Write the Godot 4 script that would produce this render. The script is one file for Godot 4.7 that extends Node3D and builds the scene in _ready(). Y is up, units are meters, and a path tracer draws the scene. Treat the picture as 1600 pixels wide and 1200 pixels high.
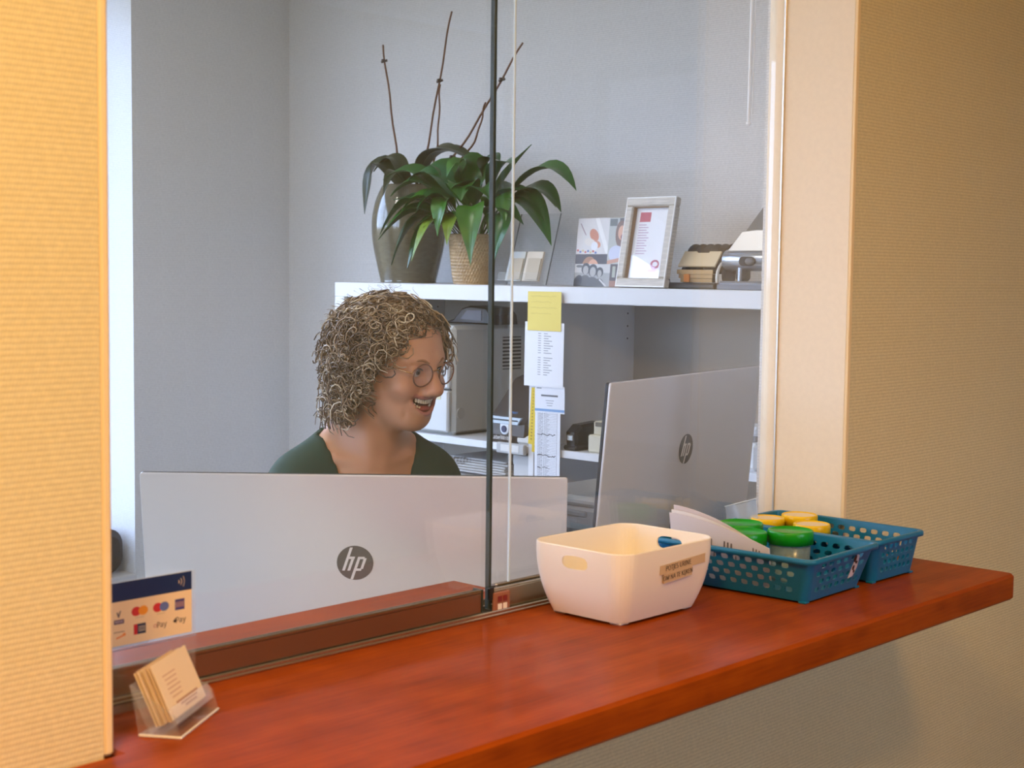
extends Node3D
# A reception hatch: hall in front of the wall (z > -1.176), office behind it. Metres, y up.

var rng := RandomNumberGenerator.new()
var cache := {}

# ---------------------------------------------------------------- mesh helpers
func mb(smooth := false) -> SurfaceTool:
	var s := SurfaceTool.new()
	s.begin(Mesh.PRIMITIVE_TRIANGLES)
	s.set_smooth_group(0 if smooth else -1)
	return s

func tri(s: SurfaceTool, a: Vector3, b: Vector3, c: Vector3) -> void:
	s.add_vertex(a)
	s.add_vertex(c)
	s.add_vertex(b)

func quad(s: SurfaceTool, a: Vector3, b: Vector3, c: Vector3, d: Vector3) -> void:
	tri(s, a, b, c)
	tri(s, a, c, d)

func quad_uv(s: SurfaceTool, a: Vector3, b: Vector3, c: Vector3, d: Vector3) -> void:
	# a lower left, b lower right, c upper right, d upper left
	var p := [a, c, b, a, d, c]
	var t := [Vector2(0, 1), Vector2(1, 0), Vector2(1, 1), Vector2(0, 1), Vector2(0, 0), Vector2(1, 0)]
	for i in 6:
		s.set_uv(t[i])
		s.add_vertex(p[i])

# a box with chamfered edges
func bx(s: SurfaceTool, c: Vector3, size: Vector3, bev := 0.0, xf := Transform3D()) -> void:
	var h := size * 0.5
	var b := minf(bev, minf(h.x, minf(h.y, h.z)) * 0.95)
	var ax := [Vector3(1, 0, 0), Vector3(0, 1, 0), Vector3(0, 0, 1)]
	for i in 3:
		for sg in [-1.0, 1.0]:
			var n: Vector3 = ax[i] * sg
			var u: Vector3 = ax[(i + 1) % 3]
			var v: Vector3 = ax[(i + 2) % 3] * sg
			var hu: float = h[(i + 1) % 3] - b
			var hv: float = h[(i + 2) % 3] - b
			var o: Vector3 = c + n * float(h[i])
			quad(s, xf * (o - u * hu - v * hv), xf * (o + u * hu - v * hv), xf * (o + u * hu + v * hv), xf * (o - u * hu + v * hv))
	if b <= 0.0:
		return
	for i in 3:
		var k := (i + 1) % 3
		var l := (i + 2) % 3
		for sk in [-1.0, 1.0]:
			for sl in [-1.0, 1.0]:
				var e: Vector3 = ax[i] * (h[i] - b)
				var p: Vector3 = c + ax[k] * (sk * h[k]) + ax[l] * (sl * (h[l] - b))
				var q: Vector3 = c + ax[k] * (sk * (h[k] - b)) + ax[l] * (sl * h[l])
				if sk * sl > 0:
					quad(s, xf * (q - e), xf * (q + e), xf * (p + e), xf * (p - e))
				else:
					quad(s, xf * (p - e), xf * (p + e), xf * (q + e), xf * (q - e))
	for sx in [-1.0, 1.0]:
		for sy in [-1.0, 1.0]:
			for sz in [-1.0, 1.0]:
				var p := c + Vector3(sx * h.x, sy * (h.y - b), sz * (h.z - b))
				var q := c + Vector3(sx * (h.x - b), sy * h.y, sz * (h.z - b))
				var r := c + Vector3(sx * (h.x - b), sy * (h.y - b), sz * h.z)
				if sx * sy * sz > 0:
					tri(s, xf * p, xf * q, xf * r)
				else:
					tri(s, xf * p, xf * r, xf * q)

func one_box(c: Vector3, size: Vector3, bev := 0.0, xf := Transform3D()) -> SurfaceTool:
	var s := mb()
	bx(s, c, size, bev, xf)
	return s

func span(lo: Vector3, hi: Vector3, bev := 0.0) -> SurfaceTool:
	return one_box((lo + hi) * 0.5, hi - lo, bev)

# polygon (counter-clockwise, xy) extruded along +z of xf from 0 to h, with a chamfer at both ends
func prism(s: SurfaceTool, poly: PackedVector2Array, h: float, xf := Transform3D(), bev := 0.0, smooth := false) -> void:
	var inner := poly
	if bev > 0.0:
		var off := Geometry2D.offset_polygon(poly, -bev, Geometry2D.JOIN_MITER)
		if off.size() == 1 and off[0].size() == poly.size():
			# line the offset polygon up with the outline
			var best := 0
			var bd := 1e9
			for i in off[0].size():
				var d: float = off[0][i].distance_to(poly[0])
				if d < bd:
					bd = d
					best = i
			inner = PackedVector2Array()
			for i in off[0].size():
				inner.append(off[0][(i + best) % off[0].size()])
		else:
			bev = 0.0
	s.set_smooth_group(-1)
	var idx := Geometry2D.triangulate_polygon(inner)
	for k in range(0, idx.size(), 3):
		var a := inner[idx[k]]
		var b := inner[idx[k + 1]]
		var c := inner[idx[k + 2]]
		if (b - a).cross(c - a) < 0.0:
			var t := b
			b = c
			c = t
		tri(s, xf * Vector3(a.x, a.y, h), xf * Vector3(b.x, b.y, h), xf * Vector3(c.x, c.y, h))
		tri(s, xf * Vector3(a.x, a.y, 0), xf * Vector3(c.x, c.y, 0), xf * Vector3(b.x, b.y, 0))
	var n := poly.size()
	for i in n:
		var p := poly[i]
		var q := poly[(i + 1) % n]
		var pi_ := inner[i]
		var qi := inner[(i + 1) % n]
		s.set_smooth_group(1 if smooth else -1)
		quad(s, xf * Vector3(p.x, p.y, bev), xf * Vector3(q.x, q.y, bev), xf * Vector3(q.x, q.y, h - bev), xf * Vector3(p.x, p.y, h - bev))
		if bev > 0.0:
			s.set_smooth_group(2 if smooth else -1)
			quad(s, xf * Vector3(p.x, p.y, h - bev), xf * Vector3(q.x, q.y, h - bev), xf * Vector3(qi.x, qi.y, h), xf * Vector3(pi_.x, pi_.y, h))
			quad(s, xf * Vector3(pi_.x, pi_.y, 0), xf * Vector3(qi.x, qi.y, 0), xf * Vector3(q.x, q.y, bev), xf * Vector3(p.x, p.y, bev))
	s.set_smooth_group(-1)

func rrect(w: float, h: float, r: float, seg := 5) -> PackedVector2Array:
	var out := PackedVector2Array()
	var cs := [Vector2(w / 2 - r, h / 2 - r), Vector2(-w / 2 + r, h / 2 - r), Vector2(-w / 2 + r, -h / 2 + r), Vector2(w / 2 - r, -h / 2 + r)]
	for k in 4:
		for i in seg + 1:
			var a := PI / 2 * k + PI / 2 * i / seg
			out.append(cs[k] + Vector2(cos(a), sin(a)) * r)
	return out

func disc_poly(rx: float, ry: float, n := 24) -> PackedVector2Array:
	var out := PackedVector2Array()
	for i in n:
		out.append(Vector2(cos(TAU * i / n) * rx, sin(TAU * i / n) * ry))
	return out

# rows of points joined into a smooth sheet; closed in the second direction when wrap is set
func sheet(s: SurfaceTool, rows: Array, wrap: bool, group := 0, flip := false) -> void:
	s.set_smooth_group(group)
	for i in rows.size() - 1:
		var a: PackedVector3Array = rows[i]
		var b: PackedVector3Array = rows[i + 1]
		var n := a.size()
		for j in (n if wrap else n - 1):
			var k := (j + 1) % n
			if flip:
				quad(s, a[j], b[j], b[k], a[k])
			else:
				quad(s, a[j], a[k], b[k], b[j])

func lathe(s: SurfaceTool, prof: PackedVector2Array, seg: int, xf := Transform3D(), group := 0) -> void:
	# profile runs from the bottom up on the outside: x = radius, y = height
	var rows := []
	for p in prof:
		var row := PackedVector3Array()
		for j in seg:
			var a := TAU * j / seg
			row.append(xf * Vector3(cos(a) * p.x, p.y, -sin(a) * p.x))
		rows.append(row)
	sheet(s, rows, true, group)

func tube(s: SurfaceTool, pts: PackedVector3Array, r0: float, r1: float, sides := 6, caps := true, group := 0) -> void:
	var rows := []
	var up := Vector3(0.13, 0.97, 0.21)
	var n := pts.size()
	for i in n:
		var t := (pts[mini(i + 1, n - 1)] - pts[maxi(i - 1, 0)]).normalized()
		var u := t.cross(up)
		if u.length() < 0.05:
			u = t.cross(Vector3(1, 0, 0))
		u = u.normalized()
		var v := t.cross(u).normalized()
		up = u.cross(t)
		var r := lerpf(r0, r1, float(i) / maxf(1, n - 1))
		var row := PackedVector3Array()
		for j in sides:
			var a := TAU * j / sides
			row.append(pts[i] + (u * cos(a) + v * sin(a)) * r)
		rows.append(row)
	sheet(s, rows, true, group)
	if caps:
		s.set_smooth_group(-1)
		for e in [0, n - 1]:
			var row: PackedVector3Array = rows[e]
			for j in range(1, sides - 1):
				if e == 0:
					tri(s, row[0], row[j + 1], row[j])
				else:
					tri(s, row[0], row[j], row[j + 1])
		s.set_smooth_group(group)

func bar(s: SurfaceTool, a: Vector3, b: Vector3, r: float, sides := 8) -> void:
	tube(s, PackedVector3Array([a, b]), r, r, sides, true, 0)

func ball(s: SurfaceTool, c: Vector3, r: Vector3, bs := Basis(), nu := 16, nv := 10) -> void:
	var rows := []
	for i in nv + 1:
		var t := PI * i / nv - PI / 2
		var row := PackedVector3Array()
		for j in nu:
			var a := TAU * j / nu
			row.append(c + bs * (Vector3(cos(t) * cos(a), sin(t), -cos(t) * sin(a)) * r))
		rows.append(row)
	sheet(s, rows, true, 0)

func curve(pts: Array, n: int) -> PackedVector3Array:
	var out := PackedVector3Array()
	var m := pts.size()
	for i in n + 1:
		var t := float(i) / n * (m - 1)
		var k := mini(int(t), m - 2)
		var p0: Vector3 = pts[maxi(k - 1, 0)]
		var p1: Vector3 = pts[k]
		var p2: Vector3 = pts[k + 1]
		var p3: Vector3 = pts[mini(k + 2, m - 1)]
		out.append(p1.cubic_interpolate(p2, p0, p3, t - k))
	return out

func facing(origin: Vector3, right: Vector3, up: Vector3) -> Transform3D:
	# x = right, y = up, z = out of the face
	var r := right.normalized()
	var u := (up - r * up.dot(r)).normalized()
	return Transform3D(Basis(r, u, r.cross(u)), origin)

# ---------------------------------------------------------------- scene helpers
func numbered(called: String, parent: Node) -> String:
	if not parent.has_node(NodePath(called)):
		return called
	var k := 1
	while parent.has_node(NodePath("%s_%03d" % [called, k])):
		k += 1
	return "%s_%03d" % [called, k]

func obj(called: String, s: SurfaceTool, m: Material, parent: Node = self) -> MeshInstance3D:
	s.generate_normals()
	return put(called, s.commit(), m, parent)

func put(called: String, mesh: Mesh, m: Material, parent: Node = self) -> MeshInstance3D:
	var o := MeshInstance3D.new()
	o.name = numbered(called, parent)
	o.mesh = mesh
	o.material_override = m
	parent.add_child(o, true)
	return o

func thing(called: String, label: String, category: String, at := Vector3.ZERO, turn := 0.0, group := "") -> Node3D:
	var o := Node3D.new()
	o.name = numbered(called, self)
	add_child(o, true)
	o.position = at
	o.rotation.y = turn
	tag(o, label, category, group)
	return o

func tag(o: Node, label: String, category: String, group := "") -> void:
	o.set_meta("label", label)
	o.set_meta("category", category)
	if group != "":
		o.set_meta("group", group)

func struct(called: String, s: SurfaceTool, m: Material, label := "", parent: Node = self) -> MeshInstance3D:
	var o := obj(called, s, m, parent)
	if parent == self:
		o.set_meta("kind", "structure")
		if label != "":
			o.set_meta("label", label)
	return o

func twin(o: Node3D, label: String, at: Vector3, turn := 0.0) -> Node3D:
	var c: Node3D = o.duplicate()
	var base: String = o.name
	c.name = numbered(base, self)
	add_child(c, true)
	c.position = at
	c.rotation.y = turn
	c.set_meta("label", label)
	return c

func words(text: String, size: float, m: Material, parent: Node, xf: Transform3D, font := "Droid Sans", called := "lettering") -> MeshInstance3D:
	var t := TextMesh.new()
	var f := SystemFont.new()
	f.font_names = PackedStringArray([font])
	t.font = f
	t.font_size = 32
	t.pixel_size = size / 32.0
	t.depth = 0.0003
	t.text = text
	t.curve_step = 4.0
	var o := put(called, t, m, parent)
	o.transform = xf
	return o

# ---------------------------------------------------------------- materials
func srgb(r: int, g: int, b: int) -> Color:
	return Color(r / 255.0, g / 255.0, b / 255.0)

func mat(c: Color, rough := 0.6, metal := 0.0, spec := 0.5) -> StandardMaterial3D:
	var key := "%s %f %f %f" % [c.to_html(), rough, metal, spec]
	if cache.has(key):
		return cache[key]
	var m := StandardMaterial3D.new()
	m.albedo_color = c
	m.roughness = rough
	m.metallic = metal
	m.metallic_specular = spec
	cache[key] = m
	return m

func clear(c: Color, alpha := 0.04) -> StandardMaterial3D:
	var m := StandardMaterial3D.new()
	m.albedo_color = Color(c, alpha)
	m.transparency = BaseMaterial3D.TRANSPARENCY_ALPHA
	m.roughness = 0.02
	return m

func tex_from(f: PackedByteArray, n: int) -> ImageTexture:
	return ImageTexture.create_from_image(Image.create_from_data(n, n, false, Image.FORMAT_RGB8, f))

func pic(w: int, h: int, c: Color) -> Image:
	var im := Image.create(w, h, false, Image.FORMAT_RGB8)
	im.fill(c)
	return im

func dot(im: Image, x: float, y: float, rx: float, ry: float, c: Color, ang := 0.0) -> void:
	var e := int(maxf(rx, ry)) + 1
	for j in range(-e, e + 1):
		for i in range(-e, e + 1):
			var u := i * cos(ang) + j * sin(ang)
			var v := -i * sin(ang) + j * cos(ang)
			if u * u / (rx * rx) + v * v / (ry * ry) <= 1.0:
				var px := int(x) + i
				var py := int(y) + j
				if px >= 0 and py >= 0 and px < im.get_width() and py < im.get_height():
					im.set_pixel(px, py, c)

func stroke(im: Image, a: Vector2, b: Vector2, r: float, c: Color) -> void:
	var n := int(a.distance_to(b) / maxf(1.0, r * 0.6)) + 1
	for i in n + 1:
		var p := a.lerp(b, float(i) / n)
		dot(im, p.x, p.y, r, r, c)

func print_mat(im: Image, rough := 0.6) -> StandardMaterial3D:
	var m := StandardMaterial3D.new()
	m.albedo_texture = ImageTexture.create_from_image(im)
	m.roughness = rough
	m.texture_repeat = false
	return m

# woven wallpaper: horizontal ribs crossed by short slanted threads; one tile is 84 mm
func wallpaper(c: Color, strength: float) -> StandardMaterial3D:
	var n := 512
	var noise := FastNoiseLite.new()
	noise.seed = 5
	noise.frequency = 0.03
	if not cache.has("ribs"):
		var hgt := PackedByteArray()
		hgt.resize(n * n * 3)
		var alb := PackedByteArray()
		alb.resize(n * n * 3)
		for y in n:
			for x in n:
				var row := int(float(y) / n * 16.0)
				var fy := float(y) / n * 16.0 - row
				var wob := 0.10 * sin(TAU * (x * 3.0 / n) + row * 1.7)
				var rib := pow(maxf(0.0, sin(PI * clampf(fy + wob * fy * (1.0 - fy), 0.0, 1.0))), 0.8)
				var th := 0.5 + 0.5 * sin(TAU * (x * 26.0 / n + fy * 0.5 + (row * 7 % 5) * 0.21))
				var ang := TAU * x / n
				var nz := noise.get_noise_3d(cos(ang) * 60.0, sin(ang) * 60.0, y * 1.0)
				var h := clampf(rib * (0.72 + 0.2 * th) + nz * 0.08, 0.0, 1.0)
				var b := int(h * 255.0)
				var a := int(clampf(226.0 + 26.0 * h * (0.6 + 0.4 * th) + nz * 10.0, 0.0, 255.0))
				var i := (y * n + x) * 3
				hgt[i] = b
				hgt[i + 1] = b
				hgt[i + 2] = b
				alb[i] = a
				alb[i + 1] = a
				alb[i + 2] = a
		var im := Image.create_from_data(n, n, false, Image.FORMAT_RGB8, hgt)
		cache["ribs_albedo"] = tex_from(alb, n)
		im.bump_map_to_normal_map(4.0)
		cache["ribs"] = ImageTexture.create_from_image(im)
	var m := StandardMaterial3D.new()
	m.albedo_color = c
	m.albedo_texture = cache["ribs_albedo"]
	m.normal_enabled = true
	m.normal_texture = cache["ribs"]
	m.normal_scale = strength
	m.uv1_triplanar = true
	m.uv1_world_triplanar = true
	m.uv1_scale = Vector3.ONE / 0.084
	m.roughness = 0.75
	return m

# stained veneer, grain along x; the tile is 0.9 m
func veneer() -> StandardMaterial3D:
	var n := 1024
	var f := PackedByteArray()
	f.resize(n * n * 3)
	var a := FastNoiseLite.new()
	a.seed = 11
	a.frequency = 0.012
	a.fractal_octaves = 4
	var b := FastNoiseLite.new()
	b.seed = 23
	b.frequency = 0.05
	b.fractal_octaves = 3
	for y in n:
		for x in n:
			var ex := absf(x - n / 2.0)
			var g := a.get_noise_2d(ex * 0.22, y * 1.6)
			var p := b.get_noise_2d(ex * 0.16, y * 3.0)
			var blot := a.get_noise_3d(ex * 0.9, y * 0.9, 300.0)
			var k := clampf(0.55 + 0.34 * g + 0.22 * p + 0.22 * blot, 0.0, 1.0)
			var i := (y * n + x) * 3
			f[i] = int(lerpf(116.0, 168.0, k))
			f[i + 1] = int(lerpf(44.0, 76.0, k))
			f[i + 2] = int(lerpf(4.0, 9.0, k))
	var m := StandardMaterial3D.new()
	m.albedo_texture = tex_from(f, n)
	m.uv1_triplanar = true
	m.uv1_world_triplanar = true
	m.uv1_scale = Vector3.ONE / 0.9
	m.roughness = 0.5
	m.metallic_specular = 0.15
	m.clearcoat_enabled = true
	m.clearcoat = 0.22
	m.clearcoat_roughness = 0.12
	return m

func grain(c: Color, rough: float, amount: float, freq: float, scale: Vector3, key: String) -> StandardMaterial3D:
	var m := StandardMaterial3D.new()
	var t := NoiseTexture2D.new()
	var z := FastNoiseLite.new()
	z.seed = key.hash() % 1000
	z.frequency = freq
	z.fractal_octaves = 4
	t.noise = z
	t.width = 256
	t.height = 256
	t.seamless = true
	var g := Gradient.new()
	g.set_color(0, Color(1 - amount, 1 - amount, 1 - amount))
	g.set_color(1, Color(1, 1, 1))
	t.color_ramp = g
	m.albedo_texture = t
	m.albedo_color = c
	m.uv1_triplanar = true
	m.uv1_scale = scale
	m.roughness = rough
	return m

# ---------------------------------------------------------------- the scene
var paint_hall: StandardMaterial3D
var paint_jamb: StandardMaterial3D
var paint_office: StandardMaterial3D
var white: StandardMaterial3D
var alu: StandardMaterial3D
var pane_glass: StandardMaterial3D

func _ready() -> void:
	rng.seed = 7
	# camera: 46 mm lens, looking along the counter and slightly down
	var cam := Camera3D.new()
	cam.name = "camera"
	add_child(cam)
	var yaw := deg_to_rad(46.9)
	var pitch := deg_to_rad(4.35)
	var roll := deg_to_rad(0.68)
	var fw := Vector3(sin(yaw) * cos(pitch), -sin(pitch), -cos(yaw) * cos(pitch))
	var rt := Vector3(cos(yaw), 0, sin(yaw))
	var up := rt.cross(fw)
	cam.transform = Transform3D(Basis(rt * cos(roll) + up * sin(roll), up * cos(roll) - rt * sin(roll), -fw), Vector3(0, 1.5, 0))
	cam.near = 0.05
	cam.far = 60.0
	var lens := CameraAttributesPhysical.new()
	lens.frustum_focal_length = 46.0
	lens.frustum_focus_distance = 2.75
	lens.exposure_aperture = 9.0
	lens.frustum_near = 0.05
	lens.frustum_far = 60.0
	cam.attributes = lens
	cam.current = true

	# overcast sky, seen and felt only through the windows
	var sky_mat := ProceduralSkyMaterial.new()
	sky_mat.sky_top_color = Color(0.70, 0.81, 1.0)
	sky_mat.sky_horizon_color = Color(0.77, 0.86, 1.0)
	sky_mat.ground_bottom_color = Color(0.34, 0.35, 0.34)
	sky_mat.ground_horizon_color = Color(0.5, 0.52, 0.53)
	var sky := Sky.new()
	sky.sky_material = sky_mat
	var env := Environment.new()
	env.background_mode = Environment.BG_SKY
	env.sky = sky
	env.background_energy_multiplier = SKY
	env.ambient_light_source = Environment.AMBIENT_SOURCE_SKY
	env.tonemap_mode = Environment.TONE_MAPPER_LINEAR
	env.tonemap_exposure = EXPOSURE
	env.sdfgi_enabled = true
	env.ssao_enabled = true
	env.ssil_enabled = true
	var we := WorldEnvironment.new()
	we.name = "world_environment"
	we.environment = env
	add_child(we)

	# warm ceiling panels in the hall
	ceiling_panel("square warm ceiling lamp above the start of the counter", Vector3(-0.25, 2.58, -0.25), 0.34, LAMP_A)
	ceiling_panel("square warm ceiling lamp above the middle of the counter", Vector3(1.25, 2.58, 0.15), 0.30, LAMP_B, Color(1.0, 0.79, 0.48))

	ceiling_panel("square white ceiling lamp in the office above the desk", Vector3(1.35, 2.58, -2.75), 0.58, LAMP_C, Color(1.0, 0.97, 0.93))

	paint_hall = wallpaper(srgb(238, 219, 172), 0.45)
	paint_jamb = grain(srgb(240, 227, 205), 0.5, 0.02, 0.05, Vector3(6, 6, 6), "jamb")
	paint_office = wallpaper(srgb(224, 222, 220), 0.4)
	white = mat(srgb(236, 238, 240), 0.32)
	alu = mat(Color(0.72, 0.68, 0.6), 0.24, 0.9)
	pane_glass = clear(Color(0.9, 0.97, 0.95), 0.015)

	build_shell()
	build_counter()
	build_hatch_glass()
	build_office_furniture()
	build_monitors()
	build_shelf_top()
	build_shelf_inside()
	build_person()
	build_counter_things()

const SKY := 19.0
const EXPOSURE := 0.64
const LAMP_A := 8.4
const LAMP_B := 2.7
const LAMP_C := 2.2

func ceiling_panel(label: String, at: Vector3, side: float, energy: float, warm := Color(1.0, 0.83, 0.56)) -> void:
	var t := thing("ceiling_lamp", label, "ceiling lamp", at)
	var s := mb()
	bx(s, Vector3(0, 0.01, side / 2 + 0.01), Vector3(side + 0.04, 0.03, 0.02), 0.003)
	bx(s, Vector3(0, 0.01, -side / 2 - 0.01), Vector3(side + 0.04, 0.03, 0.02), 0.003)
	bx(s, Vector3(side / 2 + 0.01, 0.01, 0), Vector3(0.02, 0.03, side), 0.003)
	bx(s, Vector3(-side / 2 - 0.01, 0.01, 0), Vector3(0.02, 0.03, side), 0.003)
	obj("frame", s, mat(srgb(230, 230, 228), 0.4), t)
	var g := StandardMaterial3D.new()
	g.albedo_color = Color(0.9, 0.88, 0.84)
	g.emission_enabled = true
	g.emission = warm
	g.emission_energy_multiplier = 3.0
	obj("diffuser", one_box(Vector3(0, 0.012, 0), Vector3(side, 0.012, side)), g, t)
	var l := AreaLight3D.new()
	l.name = "light"
	l.area_size = Vector2(side, side)
	l.light_color = warm
	l.light_energy = energy
	l.area_range = 12.0
	l.area_attenuation = 2.0
	l.shadow_enabled = true
	t.add_child(l)
	l.position = Vector3(0, -0.012, 0)
	l.rotation.x = -PI / 2

# ---------------------------------------------------------------- room shell
func build_shell() -> void:
	var zf := -1.176   # hall face of the hatch wall beside the cards
	var zb := -1.334   # office face of it
	var zg := -1.203   # hall face of the part beyond the baskets
	var zc := -1.362   # office face of that part
	# hatch wall in four pieces round the opening
	struct("wall_front", span(Vector3(-2.6, 0, zb), Vector3(0.713, 2.6, zf)), paint_hall, "cream ribbed wallpaper wall beside the card stand")
	struct("wall_front", span(Vector3(2.072, 0, zc), Vector3(5.1, 2.6, zg)), paint_hall, "tan ribbed wallpaper wall beyond the blue baskets")
	struct("wall_front", span(Vector3(0.713, 0, zc), Vector3(2.072, 1.009, zg)), paint_hall, "wall below the counter")
	struct("wall_front", span(Vector3(0.713, 2.21, zc), Vector3(2.072, 2.6, zg)), paint_hall, "wall above the hatch")
	# jamb lining and corner beads
	struct("trim_1", span(Vector3(2.06, 1.05, zc), Vector3(2.072, 2.21, zg - 0.002), 0.001), paint_jamb, "smooth cream jamb of the hatch opening behind the blue baskets")
	struct("trim_2", span(Vector3(0.713, 1.05, zb), Vector3(0.724, 2.21, zf + 0.001), 0.003), paint_hall_plain(), "narrow rounded corner bead beside the card sign")
	struct("trim_3", span(Vector3(2.0595, 1.05, zg - 0.002), Vector3(2.068, 2.21, zg + 0.003), 0.001), paint_hall_plain(), "thin corner bead between smooth jamb and ribbed wall")
	var s := mb()
	# hall
	struct("floor", span(Vector3(-2.6, -0.1, -4.3), Vector3(5.1, 0, 2.3)), grain(srgb(120, 122, 124), 0.5, 0.15, 0.03, Vector3(1, 1, 1), "lino"), "grey beige linoleum floor")
	struct("ceiling", span(Vector3(-2.6, 2.6, -4.3), Vector3(5.1, 2.7, 2.3)), mat(srgb(240, 238, 234), 0.8), "off white ceiling")
	struct("wall_hall_left", span(Vector3(-2.7, 0, zf), Vector3(-2.6, 2.6, 2.3)), paint_hall)
	# rear wall of the hall with the window that gives the cool light, and the end wall behind a white blind
	s = mb()
	bx(s, Vector3(-0.7, 1.3, 2.25), Vector3(3.8, 2.6, 0.1))
	bx(s, Vector3(3.595, 1.3, 2.25), Vector3(3.01, 2.6, 0.1))
	bx(s, Vector3(1.645, 0.55, 2.25), Vector3(0.89, 1.1, 0.1))
	bx(s, Vector3(1.645, 2.4, 2.25), Vector3(0.89, 0.4, 0.1))
	struct("wall_hall_rear", s, paint_hall)
	s = mb()
	for x in [1.22, 2.07]:
		bx(s, Vector3(x, 1.65, 2.25), Vector3(0.04, 1.1, 0.06), 0.004)
	for y in [1.12, 2.18]:
		bx(s, Vector3(1.645, y, 2.25), Vector3(0.89, 0.04, 0.058), 0.004)
	var w := struct("window_1", s, mat(srgb(235, 235, 232), 0.4), "white framed window of the hall")
	struct("pane", span(Vector3(1.24, 1.14, 2.248), Vector3(2.05, 2.16, 2.252)), pane_glass, "", w)
	s = mb()
	bx(s, Vector3(5.05, 1.3, -1.1), Vector3(0.1, 2.6, 0.152))
	bx(s, Vector3(5.05, 1.3, 1.875), Vector3(0.1, 2.6, 0.65))
	bx(s, Vector3(5.05, 0.35, 0.263), Vector3(0.1, 0.7, 2.574))
	bx(s, Vector3(5.05, 2.5, 0.263), Vector3(0.1, 0.2, 2.574))
	struct("wall_hall_right", s, grain(srgb(232, 230, 226), 0.7, 0.04, 0.02, Vector3(2, 2, 2), "endwall"))
	s = mb()
	for z in [-0.99, 0.3, 1.51]:
		bx(s, Vector3(5.05, 1.55, z), Vector3(0.06, 1.7, 0.08), 0.004)
	for y in [0.73, 1.9, 2.37]:
		bx(s, Vector3(5.05, y, 0.263), Vector3(0.058, 0.07, 2.5), 0.004)
	w = struct("window_4", s, mat(srgb(205, 208, 212), 0.4), "framed window at the end of the hall")
	var blind := StandardMaterial3D.new()
	blind.albedo_color = srgb(236, 238, 242)
	blind.roughness = 0.9
	blind.backlight_enabled = true
	blind.backlight = Color(0.45, 0.46, 0.48)
	struct("blind", span(Vector3(5.055, 0.72, -1.0), Vector3(5.057, 2.38, 1.52)), blind, "", w)
	# office
	s = mb()
	bx(s, Vector3(2.71, 1.3, -3.94), Vector3(0.6, 2.6, 0.3))
	bx(s, Vector3(-0.15, 1.3, -3.94), Vector3(0.9, 2.6, 0.3))
	bx(s, Vector3(1.355, 0.285, -3.94), Vector3(2.11, 0.57, 0.3))
	bx(s, Vector3(1.355, 2.515, -3.94), Vector3(2.11, 0.17, 0.3))
	struct("wall_back", s, paint_office, "pale grey ribbed office wall behind the woman")
	struct("wall_right", span(Vector3(2.99, 0, -3.79), Vector3(3.09, 2.6, zb)), paint_office, "pale grey ribbed office wall behind the plants")
	s = mb()
	bx(s, Vector3(-0.55, 1.3, -1.39), Vector3(0.1, 2.6, 0.12))
	bx(s, Vector3(-0.55, 1.3, -3.52), Vector3(0.1, 2.6, 0.66))
	bx(s, Vector3(-0.55, 0.45, -2.32), Vector3(0.1, 0.9, 1.74))
	bx(s, Vector3(-0.55, 2.54, -2.32), Vector3(0.1, 0.12, 1.74))
	struct("wall_left", s, paint_office)
	struct("wall_lining", span(Vector3(2.072, 0, -1.374), Vector3(2.99, 2.6, zc)), paint_office)
	# the wide office window in the back wall and the one in the side wall
	s = mb()
	for x in [0.33, 1.355, 2.38]:
		bx(s, Vector3(x, 1.5, -4.07), Vector3(0.06, 1.86, 0.06), 0.004)
	for y in [0.6, 2.4]:
		bx(s, Vector3(1.355, y, -4.07), Vector3(2.1, 0.06, 0.058), 0.004)
	w = struct("window_2", s, white, "white framed office window beside the grey wall")
	for x in [[0.36, 1.325], [1.385, 2.35]]:
		struct("pane", span(Vector3(x[0], 0.63, -4.072), Vector3(x[1], 2.37, -4.068)), pane_glass, "", w)
	s = mb()
	for z in [-3.16, -2.32, -1.48]:
		bx(s, Vector3(-0.55, 1.69, z), Vector3(0.06, 1.58, 0.06), 0.004)
	for y in [0.93, 2.45]:
		bx(s, Vector3(-0.55, y, -2.32), Vector3(0.058, 0.06, 1.74), 0.004)
	w = struct("window_3", s, white, "white framed side window of the office")
	for z in [[-3.13, -2.35], [-2.29, -1.51]]:
		struct("pane", span(Vector3(-0.552, 0.96, z[0]), Vector3(-0.548, 2.42, z[1])), pane_glass, "", w)
	var sill := struct("trim_4", span(Vector3(0.31, 0.57, -4.04), Vector3(2.408, 0.588, -3.775), 0.003), mat(srgb(176, 172, 168), 0.35), "pale grey window sill below the white reveal")
	sill.set_meta("kind", "structure")

func paint_hall_plain() -> StandardMaterial3D:
	return mat(srgb(238, 212, 166), 0.5)

# ---------------------------------------------------------------- counter
func build_counter() -> void:
	var poly := PackedVector2Array()
	# x, -z ; counter-clockwise seen from above
	var c := [Vector2(-0.3, 0.953), Vector2(2.143, 0.953), Vector2(2.149, 0.956), Vector2(2.152, 0.962), Vector2(2.152, 1.203), Vector2(2.06, 1.203), Vector2(2.06, 1.372), Vector2(1.496, 1.372), Vector2(1.496, 1.512), Vector2(0.73, 1.512), Vector2(0.73, 1.176), Vector2(-0.3, 1.176)]
	for v in c:
		poly.append(v)
	var s := mb()
	prism(s, poly, 0.04, Transform3D(Basis(Vector3(1, 0, 0), Vector3(0, 0, -1), Vector3(0, 1, 0)), Vector3(0, 1.01, 0)), 0.004)
	var o := obj("reception_counter", s, veneer())
	tag(o, "glossy red-brown stained wooden counter top running through the hatch", "counter")

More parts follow.
